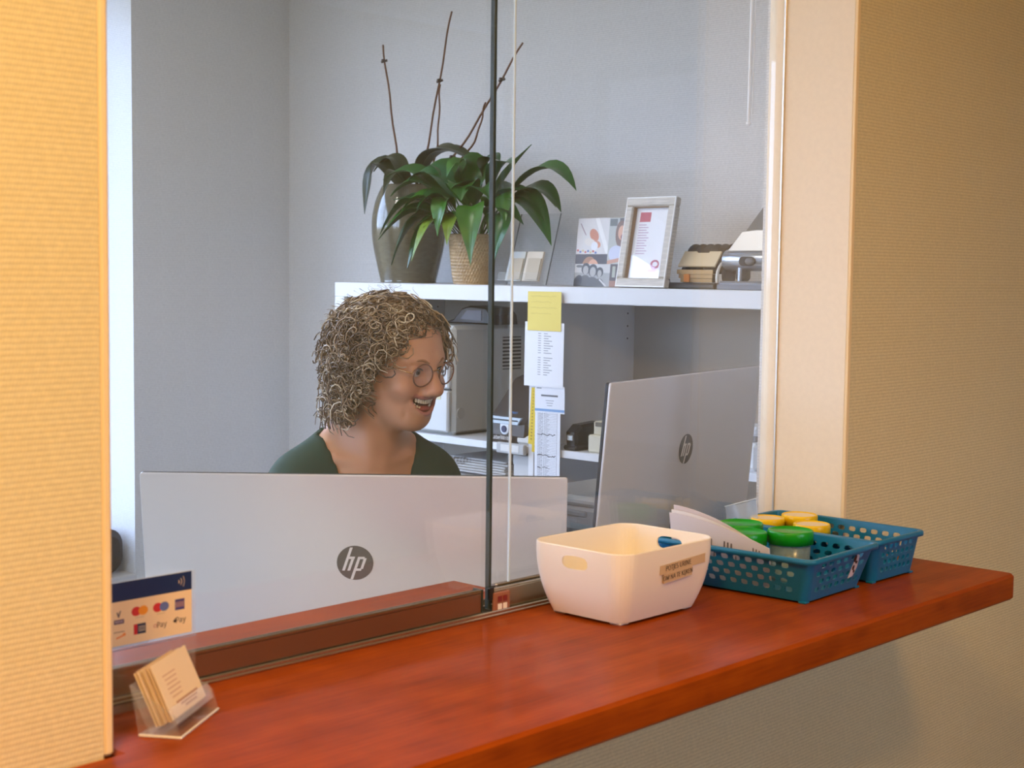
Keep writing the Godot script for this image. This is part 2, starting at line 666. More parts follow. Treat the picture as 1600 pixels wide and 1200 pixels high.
# ---------------------------------------------------------------- sliding glass
func build_hatch_glass() -> void:
	var dark := mat(srgb(40, 52, 46), 0.35)
	# fixed double track on the counter
	var s := mb()
	bx(s, Vector3(1.391, 1.0518, -1.337), Vector3(1.334, 0.0036, 0.058), 0.001)
	bx(s, Vector3(1.391, 1.0545, -1.3105), Vector3(1.334, 0.007, 0.003), 0.0012)
	bx(s, Vector3(1.391, 1.056, -1.3355), Vector3(1.334, 0.008, 0.002), 0.0008)
	bx(s, Vector3(1.391, 1.056, -1.3625), Vector3(1.334, 0.008, 0.002), 0.0008)
	bx(s, Vector3(1.7155, 1.0690, -1.3170), Vector3(0.679, 0.029, 0.0025), 0.0008)
	bx(s, Vector3(1.7135, 1.0845, -1.3185), Vector3(0.683, 0.0025, 0.0045), 0.0008)
	var o := obj("sliding_track", s, alu)
	tag(o, "aluminium double track for sliding glass lying along the counter", "track")
	# front pane, pushed open to the near side
	var t := thing("sliding_glass_panel", "front sliding glass pane with dark polished edge and deep clear rail", "glass panel", Vector3(0, 1.0545, -1.3225))
	obj("pane", span(Vector3(0.735, 0.030, -0.004), Vector3(1.3695, 1.14, 0.004)), pane_glass, t)
	obj("edge", span(Vector3(1.3695, 0.004, -0.004), Vector3(1.3745, 1.14, 0.004), 0.0008), dark, t).set_meta("label", "dark green polished glass edge")
	s = mb()
	bx(s, Vector3(1.041, 0.0165, 0.0075), Vector3(0.618, 0.026, 0.003), 0.0008)
	bx(s, Vector3(1.041, 0.0315, 0.0075), Vector3(0.618, 0.005, 0.0055), 0.0014)
	bx(s, Vector3(1.041, 0.0165, -0.0065), Vector3(0.618, 0.030, 0.003), 0.0008)
	obj("bottom_rail", s, mat(Color(0.60, 0.53, 0.44), 0.2, 0.85), t)
	obj("rail_end", span(Vector3(1.3512, 0.004, -0.008), Vector3(1.3545, 0.034, 0.009), 0.0006), dark, t)
	obj("clip", span(Vector3(1.3655, 0.017, 0.0046), Vector3(1.3745, 0.034, 0.0095), 0.001), mat(srgb(20, 22, 22), 0.4), t)
	# rear pane
	t = thing("sliding_glass_panel", "rear sliding glass pane behind the white bin with a bright seal strip", "glass panel", Vector3(0, 1.0545, -1.3490))
	obj("pane", span(Vector3(1.404, 0.026, -0.004), Vector3(2.054, 1.14, 0.004)), pane_glass, t)
	s = mb()
	bx(s, Vector3(1.4325, 0.583, 0.0062), Vector3(0.0028, 1.114, 0.004), 0.0008)
	obj("seal_strip", s, mat(srgb(196, 212, 222), 0.12), t).set_meta("label", "bright narrow seal strip")
	s = mb()
	bx(s, Vector3(1.7305, 0.0135, 0.0075), Vector3(0.647, 0.025, 0.003), 0.0008)
	bx(s, Vector3(1.7305, 0.027, 0.0070), Vector3(0.647, 0.004, 0.005), 0.0012)
	bx(s, Vector3(1.73, 0.0135, -0.0065), Vector3(0.645, 0.025, 0.003), 0.0008)
	obj("bottom_rail", s, mat(Color(0.66, 0.6, 0.52), 0.2, 0.85), t)
	# lock plate with its squares of tape
	t = thing("lock_plate", "brown clear lock plate with two red and two white squares", "lock", Vector3(1.3870, 1.0680, -1.3130))
	obj("plate", one_box(Vector3.ZERO, Vector3(0.031, 0.026, 0.004), 0.001), mat(srgb(150, 96, 74), 0.2), t)
	for k in 4:
		var x := -0.0045 if k % 2 == 0 else 0.0055
		var y := 0.004 if k < 2 else -0.006
		obj("square", one_box(Vector3(x, y, 0.0022), Vector3(0.0075, 0.0075, 0.0006)), mat(srgb(120, 30, 20) if k < 2 else srgb(235, 222, 205), 0.5), t)
	# aluminium channel up the jamb
	var ch := struct("trim_5", span(Vector3(2.0572, 1.06, -1.3335), Vector3(2.0598, 2.19, -1.3295), 0.0008), mat(Color(0.86, 0.84, 0.8), 0.3, 0.9), "thin aluminium glass channel up the jamb")
	ch.set_meta("kind", "structure")
	# blind wand
	t = thing("blind_wand", "thin white tilt wand of a blind hanging above the shelf", "blind wand", Vector3(2.135, 1.7625, -1.45))
	s = mb(true)
	bar(s, Vector3(0, 0, 0), Vector3(0.004, 0.75, 0.003), 0.0028, 8)
	obj("rod", s, mat(srgb(232, 234, 236), 0.3), t)
	s = mb(true)
	bar(s, Vector3(0.005, 0.012, 0.004), Vector3(0.009, 0.75, 0.007), 0.0011, 6)
	obj("cord", s, mat(srgb(226, 228, 230), 0.6), t)
	obj("tip", one_box(Vector3(0, -0.004, 0), Vector3(0.009, 0.009, 0.009), 0.003), white, t)

# ---------------------------------------------------------------- desk, drawer box, shelf unit
func build_office_furniture() -> void:
	var grey := mat(srgb(186, 186, 184), 0.45)
	var t := thing("office_desk", "light grey corner desk carrying both monitors", "desk", Vector3(1.65, 0, -1.75))
	var poly := PackedVector2Array([Vector2(-0.95, 0.38), Vector2(0.9, 0.38), Vector2(0.9, -0.42), Vector2(0.58, -0.42), Vector2(0.58, -0.25), Vector2(0.42, -0.20), Vector2(0.0, -0.20), Vector2(-0.3, -0.12), Vector2(-0.95, -0.10)])
	var s := mb()
	# seen from above: x, z turned so that the outline is counter-clockwise
	var p2 := PackedVector2Array()
	for v in poly:
		p2.append(Vector2(v.x, -v.y))
	p2.reverse()
	prism(s, p2, 0.028, Transform3D(Basis(Vector3(1, 0, 0), Vector3(0, 0, -1), Vector3(0, 1, 0)), Vector3(0, 0.712, 0)), 0.003)
	obj("desk_top", s, grey, t)
	for q in [[-0.9, 0.3], [0.83, 0.3], [0.83, -0.36], [-0.9, -0.04]]:
		obj("leg", one_box(Vector3(q[0], 0.356, q[1]), Vector3(0.05, 0.712, 0.05), 0.004), mat(srgb(150, 150, 150), 0.4, 0.5), t)
	# three-drawer letter box on the desk
	t = thing("drawer_box", "grey three-drawer desk box between the two monitors", "drawer box", Vector3(2.37, 0.74, -1.93))
	var dg := mat(srgb(104, 104, 103), 0.4)
	obj("housing", one_box(Vector3(0.01, 0.152, 0), Vector3(0.25, 0.304, 0.24), 0.006), mat(srgb(60, 60, 60), 0.5), t)
	obj("lid", one_box(Vector3(0.005, 0.3, 0), Vector3(0.268, 0.022, 0.258), 0.008), mat(srgb(128, 126, 122), 0.4), t)
	for k in 5:
		var y := 0.036 + k * 0.057
		if y > 0.28:
			continue
		var d := obj("drawer", one_box(Vector3(-0.122, y, 0), Vector3(0.02, 0.050, 0.236), 0.006), dg, t)
		obj("grip", one_box(Vector3(-0.134, y + 0.012, 0), Vector3(0.006, 0.012, 0.09), 0.003), mat(srgb(80, 80, 80), 0.5), d)
	# dark case on the window sill
	t = thing("rounded_case", "black rounded case standing on the pale window sill", "case", Vector3(2.325, 0.588, -3.88))
	s = mb(true)
	prism(s, rrect(0.22, 0.135, 0.05, 6), 0.13, Transform3D(Basis(Vector3(1, 0, 0), Vector3(0, 1, 0), Vector3(0, 0, 1)), Vector3(-0.04, 0.0675, -0.065)), 0.02, true)
	obj("body", s, mat(srgb(22, 21, 21), 0.6), t)
	s = mb(true)
	tube(s, curve([Vector3(-0.1, 0.13, 0), Vector3(-0.08, 0.165, 0), Vector3(0.0, 0.165, 0), Vector3(0.02, 0.13, 0)], 12), 0.006, 0.006, 8)
	obj("handle", s, mat(srgb(18, 18, 18), 0.5), t)
	# open shelf unit against the office wall; front plane x = 2.6, low end beyond the hatch
	t = thing("shelf_unit", "white open shelf unit with thick top board against grey wall", "shelf unit", Vector3(2.6, 0, -2.37))
	var z0 := -0.728
	var z1 := 0.742
	var top := mat(srgb(222, 224, 227), 0.3)
	obj("top_board", span(Vector3(0, 1.428, z0), Vector3(0.388, 1.467, z1), 0.0015), top, t)
	obj("bottom_board", span(Vector3(0, 0.0, z0), Vector3(0.388, 0.039, z1), 0.0015), top, t)
	for z in [z0, z1 - 0.039]:
		obj("side_panel", span(Vector3(0, 0.039, z), Vector3(0.388, 1.428, z + 0.039), 0.0015), top, t)
	obj("divider", span(Vector3(0.001, 0.039, -0.008), Vector3(0.386, 1.428, 0.010), 0.001), top, t)
	for r in [[z0 + 0.039, -0.008], [0.010, z1 - 0.039]]:
		for y in [0.369, 0.715, 1.064]:
			obj("shelf_board", span(Vector3(0.002, y, r[0]), Vector3(0.386, y + 0.018, r[1]), 0.001), top, t)
		obj("back_panel", span(Vector3(0.380, 0.039, r[0]), Vector3(0.386, 1.428, r[1])), mat(srgb(186, 182, 174), 0.6), t)
	# shelf-pin holes bored into the panels
	var hole := mat(srgb(52, 50, 48), 0.8)
	for z in [z0 + 0.0392, 0.0102]:
		for x in [0.03, 0.352]:
			for y in [1.398, 1.366, 1.334]:
				s = mb()
				prism(s, disc_poly(0.0024, 0.0024, 10), 0.0006, Transform3D(Basis(), Vector3(x, y, z)))
				obj("pin_hole", s, hole, t)

# ---------------------------------------------------------------- monitors
func hp_mark(parent: Node, xf: Transform3D, r: float, ground: Material, ink: Material) -> void:
	var s := mb()
	prism(s, disc_poly(r, r, 40), 0.0006, xf)
	var badge := obj("badge", s, ground, parent)
	badge.set_meta("label", "round dark badge with two slanted pale letters")
	s = mb()
	var k := 0.34
	var strokes := [
		[Vector2(-0.49, -0.45), Vector2(-0.49, 0.90), 0.15], [Vector2(-0.20, -0.45), Vector2(-0.20, 0.22), 0.15],
		[Vector2(0.13, -0.96), Vector2(0.13, 0.36), 0.15], [Vector2(0.47, -0.34), Vector2(0.47, 0.28), 0.15]]
	for q in strokes:
		var a: Vector2 = q[0]
		var b: Vector2 = q[1]
		var w: float = q[2] / 2
		var po := PackedVector2Array([Vector2(a.x - w + a.y * k, a.y) * r, Vector2(a.x + w + a.y * k, a.y) * r, Vector2(b.x + w + b.y * k, b.y) * r, Vector2(b.x - w + b.y * k, b.y) * r])
		prism(s, po, 0.0005, xf.translated_local(Vector3(0, 0, 0.0005)))
	for q in [[-0.46, -0.14, 0.30], [0.10, 0.40, 0.30], [0.10, 0.44, -0.39]]:
		var y: float = q[2]
		var po := PackedVector2Array()
		for c in [Vector2(q[0], y - 0.065), Vector2(q[1] + 0.03, y - 0.065), Vector2(q[1] + 0.03, y + 0.065), Vector2(q[0], y + 0.065)]:
			po.append(Vector2(c.x + c.y * k, c.y) * r)
		prism(s, po, 0.0005, xf.translated_local(Vector3(0, 0, 0.0005)))
	obj("letters", s, ink, badge)

func monitor(label: String, top_mid: Vector3, along: Vector3, tilt: float, w: float) -> void:
	# along: level direction of the top edge as seen from behind, left to right
	var ht := 0.362
	var r := along.normalized()
	var back := r.cross(Vector3.UP)      # level, out of the back
	var u := (Vector3.UP * cos(tilt) + back * sin(tilt))
	var n := r.cross(u)
	var t := thing("monitor", label, "monitor", Vector3(top_mid.x, 0.74, top_mid.z) - back * 0.02)
	var o := top_mid - t.position
	var f := Transform3D(Basis(r, u, n), o)   # origin at the middle of the top edge, on the back face
	var shell := grain(srgb(212, 209, 209), 0.34, 0.03, 0.2, Vector3(8, 8, 8), "monitor")
	shell.metallic = 0.25
	var s := mb()
	prism(s, rrect(w, ht, 0.004, 3), 0.005, f.translated_local(Vector3(0, -ht / 2, -0.005)), 0.0012)
	obj("back_shell", s, shell, t)
	s = mb()
	prism(s, rrect(w - 0.001, ht - 0.001, 0.003, 3), 0.006, f.translated_local(Vector3(0, -ht / 2, -0.0110)), 0.001)
	obj("bezel", s, mat(srgb(24, 24, 26), 0.4), t)
	obj("screen", one_box(Vector3(0, -ht / 2, -0.0112), Vector3(w - 0.014, ht - 0.02, 0.001), 0.0, f), mat(srgb(12, 13, 16), 0.15), t)
	hp_mark(t, f.translated_local(Vector3(0, -0.137, 0.0)), 0.0272, mat(srgb(88, 84, 80), 0.4), mat(srgb(214, 210, 208), 0.35))
	s = mb()
	var neck_top := f * Vector3(0, -0.27, -0.01)
	var nb := Transform3D(Basis(r, Vector3.UP, r.cross(Vector3.UP)), Vector3(neck_top.x, 0, neck_top.z) + back * 0.035)
	bx(s, Vector3(0, neck_top.y / 2, 0), Vector3(0.06, neck_top.y, 0.02), 0.004, nb)
	bx(s, Vector3(0, neck_top.y - 0.01, -0.012), Vector3(0.07, 0.05, 0.035), 0.004, nb)
	obj("stand_neck", s, mat(srgb(60, 60, 62), 0.4), t)
	obj("stand_base", one_box(Vector3(0, 0.006, -0.04), Vector3(0.22, 0.012, 0.17), 0.004, nb), mat(srgb(60, 60, 62), 0.4), t)

func build_monitors() -> void:
	monitor("wide silver monitor seen from behind below the laughing woman", Vector3(1.4045, 1.2, -1.63), Vector3(0.429, 0, 0.458), deg_to_rad(11.0), 0.628)
	monitor("silver monitor turned obliquely behind the white bin and blue basket", Vector3(2.146, 1.322, -1.563), Vector3(0.588, 0, -0.105), deg_to_rad(5.0), 0.603)

# ---------------------------------------------------------------- on top of the shelf (y = 1.467)
const TOP := 1.467

# a leaf blade along a bent midrib: root, a point of the arch, tip
func leaf_shape(root: Vector3, arch: Vector3, tip: Vector3, width: float, stalk: float, nrm: Vector3, thick := 0.0006, wave := 0.0) -> SurfaceTool:
	var n := 14
	var mid := PackedVector3Array()
	for i in n + 1:
		var t := float(i) / n
		mid.append(root.lerp(arch, t).lerp(arch.lerp(tip, t), t))
	var rows := []
	var rows2 := []
	for i in n + 1:
		var t := float(i) / n
		var d := (mid[mini(i + 1, n)] - mid[maxi(i - 1, 0)]).normalized()
		var side := d.cross(nrm).normalized()
		var up := side.cross(d).normalized()
		var k := clampf((t - stalk) / (1.0 - stalk), 0.0, 1.0)
		var w := width * 0.5 * pow(sin(PI * pow(k, 0.80)), 1.05) if k > 0.0 else 0.0
		w = maxf(w, 0.0016 * (1.0 - k * 0.8))
		var row := PackedVector3Array()
		var row2 := PackedVector3Array()
		for j in range(-3, 4):
			var u := j / 3.0
			var lift := absf(u) * w * 0.32 + wave * w * sin(k * 9.0 + u * 2.0) * absf(u)
			var p := mid[i] + side * (u * w) + up * lift
			row.append(p)
			row2.append(p - up * (thick + 0.0012 * (1.0 - absf(u))))
		rows.append(row)
		rows2.append(row2)
	var s := mb(true)
	sheet(s, rows, false, 1, true)
	sheet(s, rows2, false, 2, false)
	s.set_smooth_group(-1)
	for i in n:
		for e in [0, 6]:
			var a: Vector3 = rows[i][e]
			var b: Vector3 = rows[i + 1][e]
			var c: Vector3 = rows2[i + 1][e]
			var d2: Vector3 = rows2[i][e]
			if e == 0:
				quad(s, a, b, c, d2)
			else:
				quad(s, d2, c, b, a)
	return s

func leaf_mat(c: Color, rough := 0.34) -> StandardMaterial3D:
	var key := "leaf" + c.to_html()
	if cache.has(key):
		return cache[key]
	var m := grain(c, rough, 0.25, 0.02, Vector3(9, 9, 9), key)
	m.backlight_enabled = true
	m.backlight = Color(0.16, 0.22, 0.04)
	cache[key] = m
	return m

func build_shelf_top() -> void:
	# --- tall glazed vase with a withered orchid
	var v := Vector3(2.80, TOP, -3.02)
	var t := thing("glazed_vase", "tall olive grey glazed ceramic vase holding the bare orchid", "vase", v)
	var prof := PackedVector2Array()
	var pts := [Vector2(0.0, 0.0), Vector2(0.072, 0.0), Vector2(0.078, 0.008), Vector2(0.088, 0.05), Vector2(0.0985, 0.10), Vector2(0.103, 0.145), Vector2(0.1015, 0.185), Vector2(0.093, 0.225), Vector2(0.081, 0.255), Vector2(0.074, 0.268), Vector2(0.070, 0.270), Vector2(0.066, 0.266), Vector2(0.068, 0.24), Vector2(0.0, 0.235)]
	for i in pts.size() - 1:
		for k in 4:
			var f := k / 4.0
			if i < 1 or i > 8:
				prof.append(pts[i].lerp(pts[i + 1], f))
			else:
				prof.append(pts[i].cubic_interpolate(pts[i + 1], pts[i - 1], pts[i + 2], f))
	prof.append(pts[-1])
	var s := mb(true)
	lathe(s, prof, 48)
	var glaze := grain(srgb(112, 106, 86), 0.10, 0.22, 0.03, Vector3(5, 14, 5), "vaseglaze")
	glaze.clearcoat_enabled = true
	glaze.clearcoat = 0.5
	glaze.clearcoat_roughness = 0.05
	obj("body", s, glaze, t)
	# --- the orchid
	t = thing("orchid", "withered orchid with bare brown stakes and drooping strap leaves", "plant", v + Vector3(0, 0.235, 0))
	s = mb(true)
	ball(s, Vector3(0, 0.0, 0), Vector3(0.064, 0.03, 0.064), Basis(), 18, 8)
	obj("bark", s, mat(srgb(52, 38, 26), 0.9), t)
	var stake := mat(srgb(104, 64, 36), 0.55)
	var clip := mat(srgb(58, 36, 26), 0.5)
	var stems := [
		[Vector3(0.0, 0.02, -0.045), Vector3(0.0, 0.118, -0.05), Vector3(0.0, 0.428, -0.112), 0.0031, [0.36, 0.90]],
		[Vector3(0.0, 0.02, 0.02), Vector3(0.0, 0.118, 0.068), Vector3(-0.01, 0.488, 0.172), 0.0031, [0.38, 0.78]],
		[Vector3(0.01, 0.02, 0.05), Vector3(0.01, 0.125, 0.098), Vector3(-0.004, 0.30, 0.124), 0.0028, []],
		[Vector3(0.0, 0.02, 0.05), Vector3(0.01, 0.138, 0.20), Vector3(-0.02, 0.378, 0.44), 0.0031, [0.42, 0.84]],
		[Vector3(0.02, 0.02, 0.06), Vector3(0.01, 0.13, 0.232), Vector3(-0.005, 0.24, 0.296), 0.0028, []]]
	for q in stems:
		var line := curve([q[0], q[1], q[2]], 20)
		for i in line.size():
			line[i] += Vector3(0, 0, 0.0022 * sin(i * 1.3))
		s = mb(true)
		tube(s, line, q[3] + 0.0004, q[3] - 0.0006, 8)
		var st := obj("stake", s, stake, t)
		for f in q[4]:
			var p: Vector3 = line[int(f * 20)]
			s = mb(true)
			bar(s, p - Vector3(0.004, 0.0025, 0.0075), p + Vector3(0.004, 0.0025, 0.0075), 0.0036, 8)
			bar(s, p + Vector3(-0.005, -0.004, 0), p + Vector3(-0.005, 0.005, 0), 0.0045, 8)
			obj("clip", s, clip, st)
	var ol := leaf_mat(srgb(56, 68, 40), 0.36)
	for q in [
		[Vector3(-0.02, 0.02, -0.01), Vector3(-0.04, 0.20, -0.115), Vector3(-0.06, -0.045, -0.118), 0.078],
		[Vector3(-0.01, 0.02, 0.0), Vector3(-0.02, 0.17, -0.02), Vector3(-0.03, 0.075, -0.115), 0.050],
		[Vector3(0.0, 0.02, 0.03), Vector3(-0.02, 0.18, 0.08), Vector3(-0.03, 0.10, 0.262), 0.070],
		[Vector3(0.01, 0.03, 0.03), Vector3(0.0, 0.20, 0.12), Vector3(-0.01, 0.06, 0.30), 0.058],
		[Vector3(0.0, 0.02, -0.04), Vector3(0.02, 0.09, -0.12), Vector3(0.03, -0.13, -0.145), 0.048],
		[Vector3(-0.01, 0.02, 0.02), Vector3(-0.10, 0.12, 0.05), Vector3(-0.15, 0.0, 0.06), 0.05]]:
		obj("leaf", leaf_shape(q[0], q[1], q[2], q[3], 0.0, Vector3(-0.35, 1, 0.1), 0.0016), ol, t)
	# --- dimpled pot
	var pv := Vector3(2.705, TOP, -2.675)
	t = thing("dimpled_pot", "tan ceramic plant pot with rows of pressed dimples", "plant pot", pv)
	s = mb(true)
	var seg := 176
	var rows := []
	var nr := 60
	for i in nr + 1:
		var y := 0.126 * i / nr
		var r := 0.048 + 0.0155 * pow(float(i) / nr, 0.62)
		var row := PackedVector3Array()
		for j in seg:
			var fy := fposmod(y / 0.0084, 1.0)
			var fx := fposmod(j / 4.0 + 0.5 * (int(y / 0.0084) % 2), 1.0)
			var dim := smoothstep(0.0, 0.35, fx) * smoothstep(1.0, 0.65, fx) * smoothstep(0.1, 0.35, fy) * smoothstep(1.0, 0.75, fy)
			var rr := r - (0.0028 * dim if y > 0.004 and y < 0.122 else 0.0)
			var a := TAU * j / seg
			row.append(Vector3(cos(a) * rr, y, -sin(a) * rr))
		rows.append(row)
	sheet(s, rows, true, 0)
	lathe(s, PackedVector2Array([Vector2(0.0635, 0.126), Vector2(0.062, 0.1285), Vector2(0.060, 0.126), Vector2(0.057, 0.105), Vector2(0.0, 0.104)]), 48)
	lathe(s, PackedVector2Array([Vector2(0.0, 0.0), Vector2(0.048, 0.0)]), 48)
	var clay := grain(srgb(196, 168, 128), 0.22, 0.16, 0.02, Vector3(6, 6, 6), "pot")
	obj("body", s, clay, t)
	s = mb(true)
	lathe(s, PackedVector2Array([Vector2(0.055, 0.106), Vector2(0.03, 0.112), Vector2(0.0, 0.114)]), 20)
	obj("soil", s, mat(srgb(48, 36, 26), 0.95), t)
	# --- peace lily: leaves with stalks from the pot
	t = thing("peace_lily", "leafy green peace lily with arching pointed leaves in dimpled pot", "plant", pv + Vector3(0, 0.108, 0))
	var greens := [leaf_mat(srgb(40, 104, 34)), leaf_mat(srgb(62, 124, 36)), leaf_mat(srgb(30, 82, 30)), leaf_mat(srgb(124, 158, 46)), leaf_mat(srgb(44, 112, 64))]
	# root x, z / arch / tip / width / tone, measured from the soil
	var lv := [
		[0.0, -0.02, Vector3(-0.06, 0.21, -0.13), Vector3(-0.08, 0.02, -0.236), 0.066, 4],
		[0.0, -0.02, Vector3(-0.04, 0.25, -0.12), Vector3(-0.07, 0.165, -0.236), 0.056, 0],
		[-0.01, -0.01, Vector3(-0.08, 0.16, -0.10), Vector3(-0.10, -0.06, -0.175), 0.068, 2],
		[-0.02, -0.02, Vector3(-0.07, 0.16, -0.09), Vector3(-0.12, 0.005, -0.20), 0.070, 0],
		[-0.01, 0.0, Vector3(-0.05, 0.24, -0.04), Vector3(-0.06, 0.16, -0.16), 0.062, 4],
		[-0.02, -0.01, Vector3(-0.09, 0.14, -0.04), Vector3(-0.13, -0.05, -0.075), 0.036, 3],
		[-0.02, 0.01, Vector3(-0.10, 0.20, -0.01), Vector3(-0.10, 0.012, -0.02), 0.058, 1],
		[-0.02, 0.01, Vector3(-0.07, 0.14, -0.01), Vector3(-0.11, -0.01, 0.02), 0.036, 3],
		[0.0, 0.0, Vector3(-0.02, 0.28, -0.02), Vector3(-0.05, 0.165, -0.04), 0.060, 1],
		[0.0, 0.01, Vector3(-0.02, 0.26, 0.04), Vector3(-0.04, 0.20, -0.01), 0.062, 0],
		[-0.01, 0.02, Vector3(-0.11, 0.20, 0.09), Vector3(-0.11, -0.06, 0.095), 0.054, 1],
		[0.0, 0.02, Vector3(-0.05, 0.17, 0.17), Vector3(-0.07, -0.07, 0.125), 0.052, 0],
		[0.0, 0.02, Vector3(-0.02, 0.22, 0.16), Vector3(-0.01, -0.01, 0.25), 0.064, 0],
		[0.0, 0.03, Vector3(-0.01, 0.22, 0.20), Vector3(-0.02, 0.07, 0.285), 0.050, 2],
		[0.0, 0.03, Vector3(-0.02, 0.20, 0.18), Vector3(-0.04, 0.045, 0.255), 0.044, 2],
		[0.0, 0.02, Vector3(-0.01, 0.28, 0.22), Vector3(-0.03, 0.12, 0.335), 0.052, 0],
		[0.0, 0.01, Vector3(0.0, 0.13, 0.05), Vector3(0.0, 0.24, 0.178), 0.044, 1],
		[0.01, 0.02, Vector3(0.0, 0.24, 0.07), Vector3(-0.03, 0.19, 0.15), 0.060, 4],
		[0.0, 0.02, Vector3(-0.06, 0.15, 0.10), Vector3(-0.06, 0.04, 0.21), 0.046, 2],
		[-0.01, 0.01, Vector3(-0.06, 0.2, 0.06), Vector3(-0.08, 0.10, 0.13), 0.056, 0],
		[0.01, 0.0, Vector3(0.03, 0.26, -0.05), Vector3(0.04, 0.17, -0.13), 0.060, 2],
		[0.02, 0.0, Vector3(0.08, 0.22, 0.03), Vector3(0.14, 0.10, 0.05), 0.058, 2],
		[0.01, -0.02, Vector3(0.07, 0.20, -0.08), Vector3(0.12, 0.08, -0.12), 0.056, 2],
		[0.02, 0.02, Vector3(0.07, 0.2, 0.12), Vector3(0.1, 0.09, 0.17), 0.054, 2],
		[-0.02, 0.0, Vector3(-0.08, 0.18, -0.06), Vector3(-0.10, 0.08, -0.14), 0.058, 1],
		[-0.01, 0.0, Vector3(-0.05, 0.19, 0.02), Vector3(-0.11, 0.13, 0.03), 0.056, 0],
		[-0.01, -0.01, Vector3(-0.04, 0.14, -0.08), Vector3(-0.08, 0.11, -0.19), 0.034, 2],
		[0.0, -0.01, Vector3(-0.05, 0.23, -0.09), Vector3(-0.08, 0.12, -0.20), 0.070, 0],
		[-0.01, 0.01, Vector3(-0.08, 0.19, -0.03), Vector3(-0.11, 0.07, -0.085), 0.066, 2],
		[-0.01, 0.02, Vector3(-0.07, 0.21, 0.02), Vector3(-0.10, 0.10, 0.055), 0.066, 0],
		[0.0, 0.01, Vector3(0.02, 0.26, 0.0), Vector3(0.01, 0.205, 0.075), 0.066, 2],
		[0.0, 0.0, Vector3(0.0, 0.25, -0.07), Vector3(-0.02, 0.19, -0.145), 0.060, 0],
		[-0.01, 0.03, Vector3(-0.05, 0.19, 0.12), Vector3(-0.07, 0.05, 0.165), 0.060, 1],
		[-0.02, -0.02, Vector3(-0.07, 0.12, -0.08), Vector3(-0.10, -0.07, -0.12), 0.056, 2],
		[-0.02, 0.01, Vector3(-0.06, 0.13, 0.03), Vector3(-0.09, 0.03, 0.06), 0.056, 0],
		[-0.02, -0.01, Vector3(-0.05, 0.10, -0.02), Vector3(-0.085, 0.055, -0.045), 0.052, 2],
		[0.0, 0.02, Vector3(-0.02, 0.16, 0.10), Vector3(-0.03, 0.12, 0.20), 0.050, 2],
		[-0.02, 0.0, Vector3(-0.06, 0.12, -0.02), Vector3(-0.10, 0.03, -0.10), 0.05, 0]]
	for q in lv:
		obj("leaf", leaf_shape(Vector3(q[0], 0.0, q[1]), (q[2] as Vector3) * Vector3(1.05, 1.0, 1.12), (q[3] as Vector3) * Vector3(1.05, 1.0, 1.12), q[4] * 1.35, 0.28, Vector3(-0.3, 1, 0.05), 0.0004, 0.09), greens[q[5]], t)
	# --- acrylic leaflet stand with a few cards
	t = thing("leaflet_stand", "clear acrylic leaflet stand beside the peace lily", "leaflet stand", Vector3(2.68, TOP, -2.47))
	var acr := clear(Color(0.93, 0.96, 0.96), 0.05)
	var lean := facing(Vector3(0.0, 0.002, 0), Vector3(0, 0, 1), Vector3(0.30, 1, 0))
	obj("back_plate", one_box(Vector3(0.005, 0.092, 0), Vector3(0.132, 0.184, 0.0022), 0, lean), acr, t)
	for x in [0.071, -0.061]:
		obj("plate_edge", one_box(Vector3(x, 0.092, 0.0), Vector3(0.0016, 0.184, 0.0024), 0, lean), mat(srgb(92, 98, 98), 0.3), t)
	obj("base_plate", one_box(Vector3(-0.01, 0.0012, 0), Vector3(0.075, 0.0024, 0.134)), acr, t)
	obj("front_lip", one_box(Vector3(0, 0.012, 0.03), Vector3(0.134, 0.022, 0.002), 0, lean), acr, t)
	var cards := [[-0.032, 0.066, "pale grey folded card standing in the clear leaflet stand", srgb(206, 210, 208)], [0.026, 0.068, "cream folded card at the outer end of the clear leaflet stand", srgb(214, 206, 192)]]
	for q in cards:
		var cs := one_box(Vector3(q[0], 0.044, 0.009), Vector3(q[1] * 0.8, 0.076, 0.007), 0.001, lean)
		var k := obj("folded_card", cs, mat(q[3], 0.6))
		k.position = t.position
		tag(k, q[2], "card", "cards in the leaflet stand")
		obj("inner_sheet", one_box(Vector3(q[0] + 0.005, 0.036, 0.0145), Vector3(q[1] * 0.62, 0.055, 0.003), 0.0005, lean), mat(srgb(188, 178, 160), 0.6), k)
	# --- photo collage
	var im := pic(220, 250, srgb(88, 60, 46))
	photo_collage(im)
	t = thing("photo_collage", "board with a collage of family snapshots leaning behind the frame", "photo board", Vector3(2.745, TOP, -2.285))
	var cf := facing(Vector3(0, 0.083, 0), Vector3(0, 0, 1), Vector3(0.1, 1, 0))
	obj("board", one_box(Vector3(0, 0, -0.002), Vector3(0.148, 0.166, 0.003), 0, cf), mat(srgb(226, 224, 220), 0.6), t)
	s = mb()
	quad_uv(s, cf * Vector3(-0.074, -0.083, 0.0003), cf * Vector3(0.074, -0.083, 0.0003), cf * Vector3(0.074, 0.083, 0.0003), cf * Vector3(-0.074, 0.083, 0.0003))
	obj("print", s, print_mat(im, 0.3), t)
	# --- picture frame
	t = thing("picture_frame", "whitewashed wooden frame with a certificate under bright glass", "picture frame", Vector3(2.640, TOP + 0.001, -2.072))
	var ff := facing(Vector3(0, 0.0, 0), Vector3(-0.05, 0, 1), Vector3(0.19, 1, 0.05))
	var wood := grain(srgb(216, 208, 196), 0.5, 0.20, 0.02, Vector3(3, 40, 3), "whitewash")
	var fw := 0.146
	var fh := 0.208
	var b := 0.021
